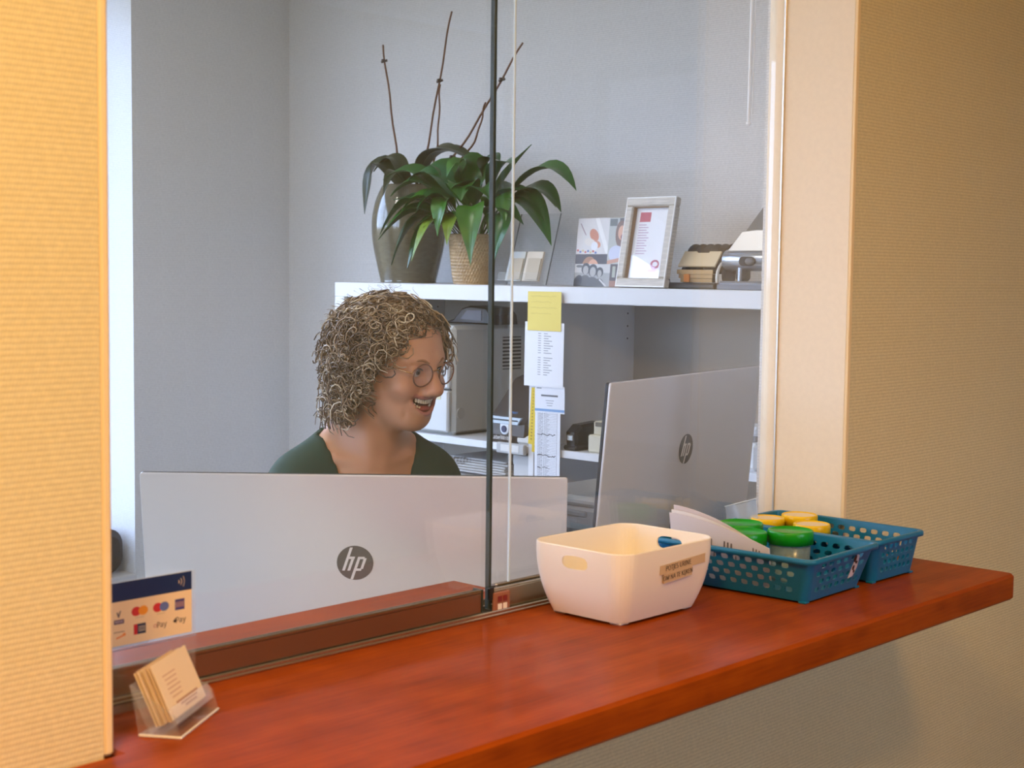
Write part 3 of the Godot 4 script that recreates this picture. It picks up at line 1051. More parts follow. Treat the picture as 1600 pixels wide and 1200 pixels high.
	for q in [[Vector3(0, b / 2, 0.0), Vector3(fw, b, 0.02)], [Vector3(0, fh - b / 2, 0.0), Vector3(fw, b, 0.02)], [Vector3(-fw / 2 + b / 2, fh / 2, 0.0), Vector3(b, fh - 2 * b, 0.02)], [Vector3(fw / 2 - b / 2, fh / 2, 0.0), Vector3(b, fh - 2 * b, 0.02)]]:
		obj("frame_rail", one_box(q[0], q[1], 0.003, ff), wood, t)
	s = mb()
	for q in [[Vector3(0, 0.0015, 0.0085), Vector3(fw + 0.001, 0.003, 0.004)], [Vector3(0, fh - 0.0015, 0.0085), Vector3(fw + 0.001, 0.003, 0.004)], [Vector3(-fw / 2 + 0.0015, fh / 2, 0.0085), Vector3(0.003, fh, 0.004)], [Vector3(fw / 2 - 0.0015, fh / 2, 0.0085), Vector3(0.003, fh, 0.004)]]:
		bx(s, q[0], q[1], 0.0008, ff)
	obj("outer_bead", s, mat(srgb(246, 246, 246), 0.35), t)
	s = mb()
	for q in [[Vector3(-fw / 2 + b + 0.001, fh / 2, -0.001), Vector3(0.002, fh - 2 * b, 0.012)], [Vector3(fw / 2 - b - 0.001, fh / 2, -0.001), Vector3(0.002, fh - 2 * b, 0.012)], [Vector3(0, fh - b - 0.001, -0.001), Vector3(fw - 2 * b, 0.002, 0.012)]]:
		bx(s, q[0], q[1], 0.0, ff)
	obj("inner_bead", s, mat(srgb(150, 120, 84), 0.5), t)
	im = pic(104, 166, srgb(240, 242, 248))
	im.fill_rect(Rect2i(14, 12, 32, 22), srgb(196, 84, 104))
	for k in 12:
		im.fill_rect(Rect2i(14, 40 + k * 6, 22 + (k * 7) % 12, 2), srgb(190, 160, 190))
	dot(im, 76, 132, 13, 11, srgb(190, 80, 110))
	dot(im, 77, 131, 8, 6, srgb(238, 238, 246))
	im.fill_rect(Rect2i(58, 143, 28, 7), srgb(206, 130, 150))
	s = mb()
	quad_uv(s, ff * Vector3(-0.052, 0.0205, -0.0045), ff * Vector3(0.052, 0.0205, -0.0045), ff * Vector3(0.052, 0.1875, -0.0045), ff * Vector3(-0.052, 0.1875, -0.0045))
	obj("certificate", s, print_mat(im, 0.6), t)
	obj("glass", one_box(Vector3(0, fh / 2, -0.002), Vector3(0.104, 0.167, 0.002), 0, ff), clear(Color(1, 1, 1), 0.02), t)
	obj("backing", one_box(Vector3(0, fh / 2, -0.0075), Vector3(0.112, 0.175, 0.004), 0, ff), mat(srgb(70, 60, 52), 0.8), t)
	s = mb()
	bx(s, Vector3(0.045, 0.07, 0), Vector3(0.004, 0.16, 0.05), 0, Transform3D(Basis(Vector3(0, 0, 1), 0.2), Vector3(0.03, -0.008, 0)))
	obj("easel_leg", s, mat(srgb(70, 60, 52), 0.8), t)
	# --- rotary card file
	t = thing("rotary_card_file", "rotary card file with cream cards and black dividers beside the frame", "card file", Vector3(2.725, TOP, -1.950))
	obj("base", one_box(Vector3(0, 0.007, 0.0), Vector3(0.13, 0.014, 0.13), 0.004), mat(srgb(62, 58, 52), 0.35), t)
	for z in [-0.056, 0.056]:
		s = mb()
		prism(s, rrect(0.044, 0.044, 0.018), 0.010, Transform3D(Basis(), Vector3(0, 0.032, z - 0.005)), 0.002)
		obj("bearing", s, mat(srgb(34, 32, 30), 0.4), t)
	var black := mat(srgb(24, 21, 20), 0.5)
	for k in 6:
		s = mb()
		var pl := PackedVector2Array()
		for a in 13:
			var th := PI * a / 12.0
			pl.append(Vector2(0.020 * cos(th), 0.062 + 0.026 * sin(th)))
		pl.append(Vector2(-0.014, 0.02))
		pl.append(Vector2(0.014, 0.02))
		prism(s, pl, 0.012, Transform3D(Basis(Vector3(0, 1, 0), -1.0) * Basis(Vector3(1, 0, 0), -0.25), Vector3(0.012, 0.014, -0.044 + k * 0.0205)), 0.002)
		obj("divider", s, black, t)
	s = mb()
	var upper := facing(Vector3(-0.046, 0.050, 0.0), Vector3(0, 0, 1), Vector3(0.62, 0.78, 0.0))
	bx(s, Vector3(-0.032, 0.021, 0.0), Vector3(0.034, 0.042, 0.004), 0, upper)
	bx(s, Vector3(0.002, 0.019, 0.0), Vector3(0.034, 0.038, 0.004), 0, upper)
	bx(s, Vector3(0.035, 0.021, 0.0), Vector3(0.032, 0.042, 0.004), 0, upper)
	var cc := obj("index_card", s, mat(srgb(222, 202, 166), 0.6), t)
	cc.set_meta("label", "notched cream index cards on top")
	s = mb()
	for k in 3:
		bx(s, Vector3(-0.050 + 0.003 * k, 0.038 - 0.009 * k, 0), Vector3(0.003, 0.010, 0.098 - 0.006 * k), 0.0005)
	obj("lower_cards", s, mat(srgb(186, 154, 108), 0.6), t).set_meta("kind", "stuff")
	s = mb()
	bx(s, Vector3(-0.030, 0.024, 0.006), Vector3(0.03, 0.018, 0.07), 0.002)
	obj("core", s, mat(srgb(84, 74, 52), 0.6), t)
	obj("index_tab", one_box(Vector3(-0.050, 0.024, -0.022), Vector3(0.004, 0.018, 0.016), 0.001), mat(srgb(206, 128, 52), 0.5), t)
	s = mb(true)
	var ring := PackedVector3Array()
	for a in 15:
		var th := lerpf(-0.5, PI + 0.2, a / 14.0)
		ring.append(Vector3(-0.016 + 0.046 * cos(th), 0.024 + 0.042 * sin(th), 0.068))
	tube(s, ring, 0.0035, 0.0035, 8)
	obj("clear_hoop", s, mat(srgb(206, 204, 196), 0.15), t)
	# --- heavy two-hole punch
	t = thing("paper_punch", "large silver two-hole punch with raised lever beside the card file", "hole punch", Vector3(2.70, TOP, -1.775))
	var steel := mat(Color(0.62, 0.64, 0.67), 0.26, 0.75)
	var dk := mat(srgb(62, 64, 68), 0.4)
	obj("base_plate", one_box(Vector3(0, 0.010, 0.0), Vector3(0.10, 0.018, 0.19), 0.004), steel, t)
	obj("base_edge", one_box(Vector3(-0.052, 0.006, 0.0), Vector3(0.006, 0.012, 0.19), 0.002), mat(srgb(112, 120, 132), 0.35), t)
	for z in [-0.058, 0.055]:
		s = mb()
		bx(s, Vector3(-0.008, 0.034, z), Vector3(0.030, 0.030, 0.026), 0.006)
		var ft := obj("punch_head", s, dk, t)
		s = mb(true)
		bar(s, Vector3(-0.026, 0.018, z + 0.004), Vector3(-0.026, 0.048, z + 0.004), 0.005, 10)
		obj("pin", s, steel, ft)
	s = mb(true)
	lathe(s, PackedVector2Array([Vector2(0, -0.100), Vector2(0.019, -0.100), Vector2(0.023, -0.096), Vector2(0.023, 0.096), Vector2(0.019, 0.100), Vector2(0, 0.100)]), 32, Transform3D(Basis(Vector3(1, 0, 0), PI / 2), Vector3(-0.012, 0.064, 0.0)))
	obj("barrel", s, steel, t)
	s = mb()
	prism(s, rrect(0.040, 0.020, 0.0095), 0.005, facing(Vector3(-0.0338, 0.062, -0.030), Vector3(0, 0, 1), Vector3(0, 1, 0)), 0.001)
	var win := obj("gauge_window", s, mat(srgb(52, 54, 58), 0.2), t)
	s = mb(true)
	ball(s, Vector3(-0.039, 0.062, -0.022), Vector3(0.004, 0.0075, 0.011))
	obj("knob", s, mat(srgb(84, 86, 90), 0.3), win)
	s = mb()
	var arm := PackedVector2Array([Vector2(-0.088, 0.0), Vector2(0.09, 0.0), Vector2(0.09, 0.030), Vector2(0.06, 0.045), Vector2(0.02, 0.052), Vector2(-0.02, 0.052), Vector2(-0.058, 0.048)])
	prism(s, arm, 0.014, facing(Vector3(-0.018, 0.078, 0.0), Vector3(0, 0, 1), Vector3(0.32, 1, 0)), 0.003)
	obj("lever_plate", s, mat(srgb(150, 151, 153), 0.32, 0.5), t)
	s = mb()
	var hd := PackedVector2Array([Vector2(-0.070, 0.026), Vector2(0.09, 0.026), Vector2(0.16, 0.20), Vector2(0.034, 0.20)])
	prism(s, hd, 0.012, facing(Vector3(-0.006, 0.082, 0.0), Vector3(0, 0, 1), Vector3(0.32, 1, 0)), 0.003)
	obj("lever_handle", s, dk, t).set_meta("label", "dark grey lever handle")

func photo_collage(im: Image) -> void:
	# pale blanket with a sleeping baby, a shouting girl, a laughing girl, three children in black and white
	im.fill_rect(Rect2i(0, 0, 148, 132), srgb(212, 208, 206))
	stroke(im, Vector2(90, 2), Vector2(144, 120), 9, srgb(232, 230, 228))
	stroke(im, Vector2(14, 20), Vector2(40, 60), 2, srgb(150, 120, 124))
	dot(im, 80, 62, 26, 18, srgb(196, 122, 84), 0.9)
	dot(im, 98, 96, 15, 12, srgb(202, 134, 96), 0.5)
	dot(im, 62, 88, 26, 14, srgb(222, 214, 206), 0.2)
	dot(im, 84, 102, 16, 16, srgb(224, 226, 232))
	for k in 8:
		dot(im, 8 + k * 12, 118 + (k * 5) % 9, 5, 4, [srgb(190, 80, 64), srgb(70, 90, 160), srgb(200, 180, 120)][k % 3])
	im.fill_rect(Rect2i(148, 0, 72, 168), srgb(176, 178, 172))
	im.fill_rect(Rect2i(150, 4, 34, 26), srgb(98, 100, 92))
	im.fill_rect(Rect2i(194, 2, 26, 20), srgb(84, 70, 60))
	dot(im, 202, 58, 24, 48, srgb(118, 84, 62))
	dot(im, 206, 54, 17, 26, srgb(214, 164, 132))
	dot(im, 208, 70, 6, 9, srgb(112, 44, 40))
	dot(im, 186, 130, 34, 30, srgb(196, 200, 220))
	stroke(im, Vector2(150, 162), Vector2(214, 150), 7, srgb(190, 138, 108))
	im.fill_rect(Rect2i(0, 132, 148, 112), srgb(58, 42, 34))
	dot(im, 66, 186, 36, 46, srgb(166, 118, 78))
	dot(im, 84, 182, 26, 32, srgb(216, 158, 122))
	dot(im, 100, 196, 7, 5, srgb(120, 44, 40))
	dot(im, 80, 236, 44, 14, srgb(190, 74, 78))
	stroke(im, Vector2(4, 210), Vector2(44, 186), 3, srgb(200, 160, 120))
	im.fill_rect(Rect2i(0, 222, 220, 28), srgb(150, 104, 76))
	im.fill_rect(Rect2i(148, 168, 72, 60), srgb(66, 48, 38))
	im.fill_rect(Rect2i(150, 172, 4, 54), srgb(150, 110, 84))
	im.fill_rect(Rect2i(176, 176, 14, 40), srgb(168, 170, 150))
	im.fill_rect(Rect2i(0, 228, 166, 22), srgb(190, 188, 184))
	# the black and white strip takes the lowest third
	for y in range(168, 250):
		for x in 166:
			if y > 166:
				im.set_pixel(x, y, srgb(196, 194, 190) if y < 200 else srgb(158, 156, 152))
	for q in [[52, 190, 17, 20], [86, 196, 18, 22], [118, 202, 14, 17]]:
		dot(im, q[0], q[1] - 5, q[2] + 3, q[3] + 1, srgb(50, 46, 44))
		dot(im, q[0], q[1], q[2] - 4, q[3] - 4, srgb(172, 168, 162))
		dot(im, q[0], q[1] + 44, q[2] + 9, 26, srgb(84, 80, 76))
	dot(im, 16, 236, 18, 30, srgb(42, 40, 40), 0.5)
	stroke(im, Vector2(120, 224), Vector2(150, 248), 3, srgb(206, 204, 200))
	dot(im, 22, 176, 16, 5, srgb(96, 94, 92))

# ---------------------------------------------------------------- inside the shelf
func build_shelf_inside() -> void:
	var b1 := 1.082   # upper face of the board under the top row
	# --- laser printer
	var t := thing("laser_printer", "pale grey laser printer filling the shelf behind her head", "printer", Vector3(2.612, b1, -2.855))
	var body := mat(srgb(176, 177, 172), 0.4)
	var pale := mat(srgb(206, 208, 208), 0.35)
	obj("body", one_box(Vector3(0.18, 0.140, 0), Vector3(0.34, 0.280, 0.396), 0.010), body, t)
	# the face towards the room is x = 0.01; its flank towards the hall is z = +0.2
	obj("front_cover", one_box(Vector3(0.006, 0.185, 0.0), Vector3(0.014, 0.13, 0.380), 0.004), pale, t)
	var dr := obj("paper_drawer", one_box(Vector3(0.004, 0.061, 0.0), Vector3(0.014, 0.105, 0.380), 0.004), pale, t)
	obj("grip", one_box(Vector3(-0.004, 0.10, -0.05), Vector3(0.006, 0.012, 0.11), 0.003), mat(srgb(150, 152, 152), 0.5), dr)
	obj("label_sticker", one_box(Vector3(-0.0034, 0.098, 0.155), Vector3(0.0008, 0.014, 0.020)), mat(srgb(206, 200, 160), 0.5), dr)
	obj("gap", one_box(Vector3(0.0092, 0.117, 0.0), Vector3(0.003, 0.004, 0.382)), mat(srgb(60, 60, 60), 0.7), t)
	var s := mb()
	prism(s, disc_poly(0.015, 0.015, 28), 0.003, facing(Vector3(0.036, 0.056, 0.1975), Vector3(1, 0, 0), Vector3(0, 1, 0)), 0.001)
	obj("round_button", s, mat(srgb(166, 167, 164), 0.4), t)
	s = mb()
	bx(s, Vector3(0.225, 0.205, 0.1985), Vector3(0.07, 0.086, 0.001))
	var vent := obj("vent", s, mat(srgb(30, 28, 26), 0.8), t)
	for k in 9:
		obj("slat", one_box(Vector3(0.225, 0.167 + k * 0.0095, 0.1998), Vector3(0.072, 0.0045, 0.002)), body, vent)
	obj("flank_seam", one_box(Vector3(0.18, 0.004, 0.1985), Vector3(0.32, 0.004, 0.001)), mat(srgb(50, 50, 50), 0.7), t)
	# --- black gadget on the printer
	t = thing("curved_dock", "black curved dock lying on top of the laser printer", "dock", Vector3(2.80, b1 + 0.2802, -2.74))
	s = mb(true)
	prism(s, PackedVector2Array([Vector2(-0.10, 0), Vector2(0.085, 0), Vector2(0.08, 0.025), Vector2(0.06, 0.044), Vector2(0.0, 0.048), Vector2(-0.03, 0.040), Vector2(-0.06, 0.012)]), 0.10, facing(Vector3(0.04, 0, 0), Vector3(0, 0, 1), Vector3(0, 1, 0)).translated_local(Vector3(0, 0, -0.02)), 0.004)
	obj("body", s, mat(srgb(34, 30, 28), 0.4), t)
	s = mb()
	prism(s, PackedVector2Array([Vector2(-0.032, 0.012), Vector2(0.045, 0.010), Vector2(0.045, 0.036), Vector2(-0.008, 0.036)]), 0.002, facing(Vector3(0.04, 0, 0), Vector3(0, 0, 1), Vector3(0, 1, 0)).translated_local(Vector3(0, 0, 0.0795)))
	obj("display", s, mat(srgb(96, 96, 108), 0.15), t)
	# --- label printer
	t = thing("label_printer", "black label printer with silver slot standing on white shelf", "label printer", Vector3(2.655, b1, -2.455))
	var lb := mat(srgb(52, 44, 37), 0.32)
	s = mb(true)
	var side := PackedVector2Array([Vector2(-0.045, 0), Vector2(0.11, 0), Vector2(0.125, 0.03), Vector2(0.125, 0.11), Vector2(0.105, 0.148), Vector2(0.075, 0.160), Vector2(0.045, 0.152), Vector2(0.010, 0.115), Vector2(-0.035, 0.068), Vector2(-0.05, 0.05), Vector2(-0.052, 0.02)])
	prism(s, side, 0.135, Transform3D(Basis(), Vector3(0, 0, -0.0675)), 0.007)
	obj("housing", s, lb, t)
	var fr := facing(Vector3(-0.0545, 0.03, 0), Vector3(0, 0, 1), Vector3(0.0, 1, 0))
	s = mb()
	prism(s, PackedVector2Array([Vector2(-0.056, 0.0), Vector2(0.044, 0.0), Vector2(0.058, 0.018), Vector2(-0.056, 0.018)]), 0.006, fr.translated_local(Vector3(0, 0.018, -0.002)), 0.001)
	var slot := obj("slot_plate", s, mat(Color(0.72, 0.78, 0.84), 0.2, 0.4), t)
	obj("slot", one_box(Vector3(0.0, 0.028, 0.0043), Vector3(0.092, 0.0035, 0.001), 0, fr), mat(srgb(20, 22, 26), 0.5), slot)
	s = mb()
	prism(s, rrect(0.030, 0.036, 0.0148), 0.005, fr.translated_local(Vector3(0, 0.010, -0.002)), 0.001)
	var bt := obj("button_shield", s, mat(srgb(206, 214, 222), 0.25), t)
	s = mb()
	prism(s, disc_poly(0.0085, 0.0085, 20), 0.003, fr.translated_local(Vector3(0, 0.006, 0.0025)), 0.0006)
	obj("button", s, mat(srgb(34, 48, 90), 0.25), bt)
	words("LabelWriter", 0.0135, mat(srgb(214, 210, 204), 0.5), t, fr.translated_local(Vector3(-0.008, -0.016, 0.0026)), "Droid Sans")
	words("DYMO", 0.010, mat(srgb(76, 128, 186), 0.5), t, facing(Vector3(-0.030, 0.074, 0.004), Vector3(0, 0, 1), Vector3(0.9, 0.9, 0)), "Droid Sans")
	s = mb(true)
	ball(s, Vector3(0.02, 0.055, 0.066), Vector3(0.05, 0.05, 0.010))
	obj("side_knob", s, mat(srgb(120, 122, 124), 0.35), t)
	# --- flat white box in front of the label printer
	t = thing("flat_white_box", "flat white rounded box lying in front of the label printer", "box", Vector3(2.628, b1, -2.395))
	obj("body", one_box(Vector3(-0.002, 0.012, 0.003), Vector3(0.048, 0.024, 0.062), 0.008), mat(srgb(200, 200, 196), 0.4), t)
	# --- grey label clip on the shelf edge
	t = thing("label_clip", "light grey label holder clipped to the shelf board edge", "label holder", Vector3(2.592, 1.073, -2.425))
	obj("clip", one_box(Vector3(0, 0, 0), Vector3(0.012, 0.026, 0.092), 0.002), mat(srgb(176, 178, 178), 0.4), t)
	obj("label_card", one_box(Vector3(-0.0065, 0.001, 0.0), Vector3(0.001, 0.016, 0.060)), mat(srgb(214, 214, 210), 0.5), t)
	# --- stapler
	t = thing("stapler", "small black stapler standing on the white shelf board", "stapler", Vector3(2.655, b1, -2.255))
	var nv := mat(srgb(30, 32, 40), 0.25)
	obj("base", one_box(Vector3(0.02, 0.006, 0), Vector3(0.13, 0.012, 0.042), 0.004), nv, t)
	s = mb()
	prism(s, PackedVector2Array([Vector2(-0.04, 0.012), Vector2(0.085, 0.012), Vector2(0.085, 0.05), Vector2(0.05, 0.064), Vector2(-0.02, 0.060), Vector2(-0.042, 0.044)]), 0.036, Transform3D(Basis(), Vector3(0, 0, -0.018)), 0.006)
	obj("upper_arm", s, nv, t)
	obj("nose", one_box(Vector3(-0.042, 0.030, 0), Vector3(0.006, 0.014, 0.02), 0.002), mat(srgb(180, 186, 192), 0.2, 0.6), t)
	# --- cream punch box beside it
	t = thing("cream_tape_holder", "cream stepped plastic tape holder beside the stapler", "tape holder", Vector3(2.645, b1, -2.175))
	var cr := mat(srgb(206, 200, 178), 0.4)
	obj("lower_block", one_box(Vector3(0.01, 0.021, 0), Vector3(0.075, 0.042, 0.062), 0.004), cr, t)
	obj("upper_block", one_box(Vector3(0.016, 0.056, -0.005), Vector3(0.058, 0.034, 0.044), 0.004), cr, t)
	obj("notch", one_box(Vector3(-0.0135, 0.066, -0.006), Vector3(0.004, 0.010, 0.026), 0.001), mat(srgb(110, 104, 90), 0.6), t)
	s = mb(true)
	ball(s, Vector3(0.03, 0.077, 0.0), Vector3(0.03, 0.008, 0.026))
	obj("dark_cap", s, mat(srgb(48, 46, 40), 0.5), t)
	# --- small white device at the jamb end of the board
	t = thing("white_device", "small white device on the shelf board behind the turned monitor", "device", Vector3(2.66, b1, -1.79))
	obj("body", one_box(Vector3(0, 0.03, 0), Vector3(0.08, 0.06, 0.10), 0.008), mat(srgb(220, 222, 224), 0.35), t)
	obj("dark_panel", one_box(Vector3(-0.0405, 0.036, 0.01), Vector3(0.002, 0.024, 0.05), 0.0008), mat(srgb(70, 72, 76), 0.3), t)
	obj("upper_tray", one_box(Vector3(0.005, 0.085, 0), Vector3(0.075, 0.02, 0.095), 0.006), mat(srgb(206, 210, 214), 0.35), t)
	obj("post", one_box(Vector3(0.01, 0.066, 0), Vector3(0.03, 0.022, 0.05), 0.002), mat(srgb(130, 132, 136), 0.35), t)
	# --- things one board lower
	var b2 := 0.733
	t = thing("paper_box", "grey cardboard box on the lower shelf carrying papers", "box", Vector3(2.77, b2, -2.56))
	obj("carton", one_box(Vector3(-0.005, 0.118, 0), Vector3(0.30, 0.236, 0.33), 0.003), mat(srgb(150, 148, 144), 0.7), t)
	obj("lid", one_box(Vector3(-0.005, 0.246, 0), Vector3(0.308, 0.024, 0.338), 0.003), mat(srgb(128, 126, 122), 0.7), t)
	t = thing("spiral_notebook", "spiral-bound notebook lying on the papers beside her arm", "notebook", Vector3(2.70, b2 + 0.2585, -2.60))
	s = mb()
	for k in 6:
		bx(s, Vector3(0.004 * k, 0.004 + 0.006 * k, 0.01 + 0.004 * sin(k * 2.0)), Vector3(0.15, 0.005, 0.22 - 0.004 * k), 0.001)
	obj("pages", s, mat(srgb(178, 176, 172), 0.7), t)
	obj("cover", one_box(Vector3(0.0, 0.0008, 0.0), Vector3(0.17, 0.0014, 0.23)), mat(srgb(30, 30, 34), 0.5), t)
	s = mb(true)
	var coil := PackedVector3Array()
	for k in 97:
		var a := TAU * k / 8.0
		coil.append(Vector3(-0.078 + 0.0012 * k * 0.3, 0.026 + 0.010 * sin(a), -0.10 + 0.0011 * k + 0.0) + Vector3(0.010 * cos(a), 0, 0))
	tube(s, coil, 0.0012, 0.0012, 5)
	obj("coil", s, mat(srgb(200, 200, 202), 0.3, 0.5), t)
	t = thing("white_carton", "small white carton below the label holder", "box", Vector3(2.665, b2 + 0.2585, -2.422))
	obj("carton", one_box(Vector3(-0.02, 0.033, 0.02), Vector3(0.06, 0.062, 0.075), 0.002), mat(srgb(192, 192, 190), 0.5), t)
	obj("flap", one_box(Vector3(-0.0508, 0.052, 0.02), Vector3(0.001, 0.022, 0.073)), mat(srgb(184, 184, 182), 0.5), t)
	# --- papers hung in a column on the divider edge
	notes()

func sheet_thing(called: String, label: String, cat: String, x: float, y0: float, y1: float, z0: float, z1: float, im: Image, tip := 0.0) -> Node3D:
	var t := thing(called, label, cat, Vector3(x, (y0 + y1) / 2, (z0 + z1) / 2), 0.0)
	t.rotation.x = tip
	var h := (y1 - y0) / 2
	var w := (z1 - z0) / 2
	obj("sheet", one_box(Vector3(0.0006, 0, 0), Vector3(0.0008, h * 2, w * 2)), mat(srgb(232, 234, 236), 0.6), t)
	var s := mb()
	quad_uv(s, Vector3(0.0, -h, -w), Vector3(0.0, -h, w), Vector3(0.0, h, w), Vector3(0.0, h, -w))
	obj("print", s, print_mat(im), t)
	return t

func scrawl(im: Image, x: float, y: float, w: float, h: float, c: Color, r: float) -> void:
	var p := Vector2(x, y)
	while p.x < x + w:
		var q := Vector2(p.x + rng.randf_range(1.0, 3.0) * r, y + rng.randf_range(-h, h))
		stroke(im, p, q, r * 0.6, c)
		p = q

func notes() -> void:
	var ink := srgb(112, 116, 122)
	# yellow strips
	var im := pic(24, 160, srgb(216, 186, 26))
	for k in 16:
		im.fill_rect(Rect2i(8, 8 + k * 9, 6, 4), srgb(150, 120, 30))
	sheet_thing("yellow_strip", "rear yellow paper strip hanging beside the long table list", "paper strip", 2.5985, 1.088, 1.225, -2.372, -2.352, im, 0.07)
	sheet_thing("yellow_strip", "longer yellow paper strip hanging closest to the long table list", "paper strip", 2.5970, 1.070, 1.225, -2.3605, -2.338, im, 0.035)
	# long table list
	im = pic(110, 400, srgb(228, 231, 238))
	for k in 44:
		im.fill_rect(Rect2i(12, 14 + k * 8, 84, 1), ink)
		im.fill_rect(Rect2i(15, 17 + k * 8, 12 + (k * 5) % 8, 2), srgb(120, 124, 134))
		im.fill_rect(Rect2i(44, 17 + k * 8, 8 + (k * 11) % 16, 2), srgb(150, 154, 162))
	for x in [12, 32, 40, 96]:
		im.fill_rect(Rect2i(x, 14, 1, 352), ink)
	scrawl(im, 12, 126, 72, 5, srgb(36, 36, 42), 2.4)
	scrawl(im, 12, 232, 78, 5, srgb(36, 36, 42), 2.4)
	scrawl(im, 14, 292, 10, 6, srgb(36, 36, 42), 2.4)
	scrawl(im, 36, 292, 30, 4, srgb(60, 60, 66), 2.0)
	sheet_thing("table_list", "long white list ruled as a table with two handwritten lines", "paper list", 2.5955, 0.985, 1.176, -2.352, -2.272, im)
	# card with blue band
	im = pic(160, 110, srgb(226, 230, 238))
	im.fill_rect(Rect2i(0, 94, 160, 10), srgb(116, 158, 206))
	im.fill_rect(Rect2i(10, 8, 26, 4), srgb(120, 130, 140))
	im.fill_rect(Rect2i(34, 36, 90, 7), srgb(84, 88, 96))
	for k in 3:
		im.fill_rect(Rect2i(58 + k * 4, 58 + k * 10, 44 - k * 8, 3), srgb(150, 156, 166))
	sheet_thing("appointment_card", "small white card with a blue band below the typed list", "card", 2.5940, 1.168, 1.232, -2.352, -2.258, im, -0.012)
	# typed list
	im = pic(150, 240, srgb(234, 237, 243))
	for k in 18:
		if k == 9:
			continue
		im.fill_rect(Rect2i(52, 40 + k * 9, 11, 3), srgb(160, 164, 172))
		im.fill_rect(Rect2i(74, 40 + k * 9, 14 + (k * 13) % 22, 3), srgb(150, 154, 162))
	sheet_thing("typed_list", "white typed phone list hanging below the yellow sticky note", "paper list", 2.5925, 1.229, 1.382, -2.386, -2.262, im, 0.01)
	# sticky note
	im = pic(140, 150, srgb(232, 212, 108))
	for k in 4:
		scrawl(im, 14, 18 + k * 22, 104 - (k % 2) * 20, 3, srgb(190, 166, 70), 1.6)
	sheet_thing("sticky_note", "yellow sticky note with faint handwriting stuck on the shelf edge", "sticky note", 2.5910, 1.362, 1.455, -2.376, -2.270, im, 0.0)

# ---------------------------------------------------------------- things on the counter (y = 1.05)
const DESK := 1.05

# a panel between four corners (lower left, lower right, upper right, upper left, seen from outside) pierced by rows of rounded holes
func pierced(s: SurfaceTool, c: Array, depth: Vector3, rows: int, cols: int, margin_lo: float, margin_hi: float, margin_side: float, thick_from := 0.0) -> void:
	var pt := func(u: float, v: float) -> Vector3: return (c[0] as Vector3).lerp(c[1], u).lerp((c[3] as Vector3).lerp(c[2], u), v)
	var face := func(u0: float, v0: float, u1: float, v1: float) -> void:
		var q := [pt.call(u0, v0), pt.call(u1, v0), pt.call(u1, v1), pt.call(u0, v1)]
		quad(s, q[0], q[1], q[2], q[3])
		quad(s, q[1] + depth, q[0] + depth, q[3] + depth, q[2] + depth)
	s.set_smooth_group(-1)
	face.call(0.0, 0.0, 1.0, margin_lo)
	face.call(0.0, 1.0 - margin_hi, 1.0, 1.0)
	for r in rows:
		var v0 := lerpf(margin_lo, 1.0 - margin_hi, float(r) / rows)
		var v1 := lerpf(margin_lo, 1.0 - margin_hi, float(r + 1) / rows)
		var cw := (1.0 - 2.0 * margin_side) / cols
		var shift := 0.5 * cw if r % 2 == 1 else 0.0
		var n := cols - 1 if r % 2 == 1 else cols
		var a := margin_side + shift
		face.call(0.0, v0, a, v1)
		face.call(a + n * cw, v0, 1.0, v1)
		for k in n:
			var u0 := a + k * cw
			var u1 := u0 + cw
			var um := (u0 + u1) / 2
			var vm := (v0 + v1) / 2
			var hu := cw * 0.33
			var hv := (v1 - v0) * 0.34
			var oct := []
			var corner := [Vector2(u1, v1), Vector2(u0, v1), Vector2(u0, v0), Vector2(u1, v0)]
			for e in 8:
				var ang := TAU * (e + 0.5) / 8.0
				var x := signf(cos(ang)) * pow(absf(cos(ang)), 0.7)
				var y := signf(sin(ang)) * pow(absf(sin(ang)), 0.7)
				oct.append(Vector2(um + x * hu, vm + y * hv))
			for side in 2:
				var dd := Vector3.ZERO if side == 0 else depth
				for q in 4:
					# corner q takes the octagon points 2q and 2q+1
					var p0: Vector3 = pt.call(corner[q].x, corner[q].y) + dd
					var p1: Vector3 = pt.call(corner[(q + 1) % 4].x, corner[(q + 1) % 4].y) + dd
					var o0: Vector3 = pt.call(oct[2 * q].x, oct[2 * q].y) + dd
					var o1: Vector3 = pt.call(oct[2 * q + 1].x, oct[2 * q + 1].y) + dd
					var o2: Vector3 = pt.call(oct[(2 * q + 2) % 8].x, oct[(2 * q + 2) % 8].y) + dd
					if side == 0:
						tri(s, p0, o1, o0)
						quad(s, p0, p1, o2, o1)
					else:
						tri(s, p0, o0, o1)
						quad(s, p0, o1, o2, p1)
			for e in 8:
				var o0: Vector3 = pt.call(oct[e].x, oct[e].y)
				var o1: Vector3 = pt.call(oct[(e + 1) % 8].x, oct[(e + 1) % 8].y)
				quad(s, o0, o1, o1 + depth, o0 + depth)

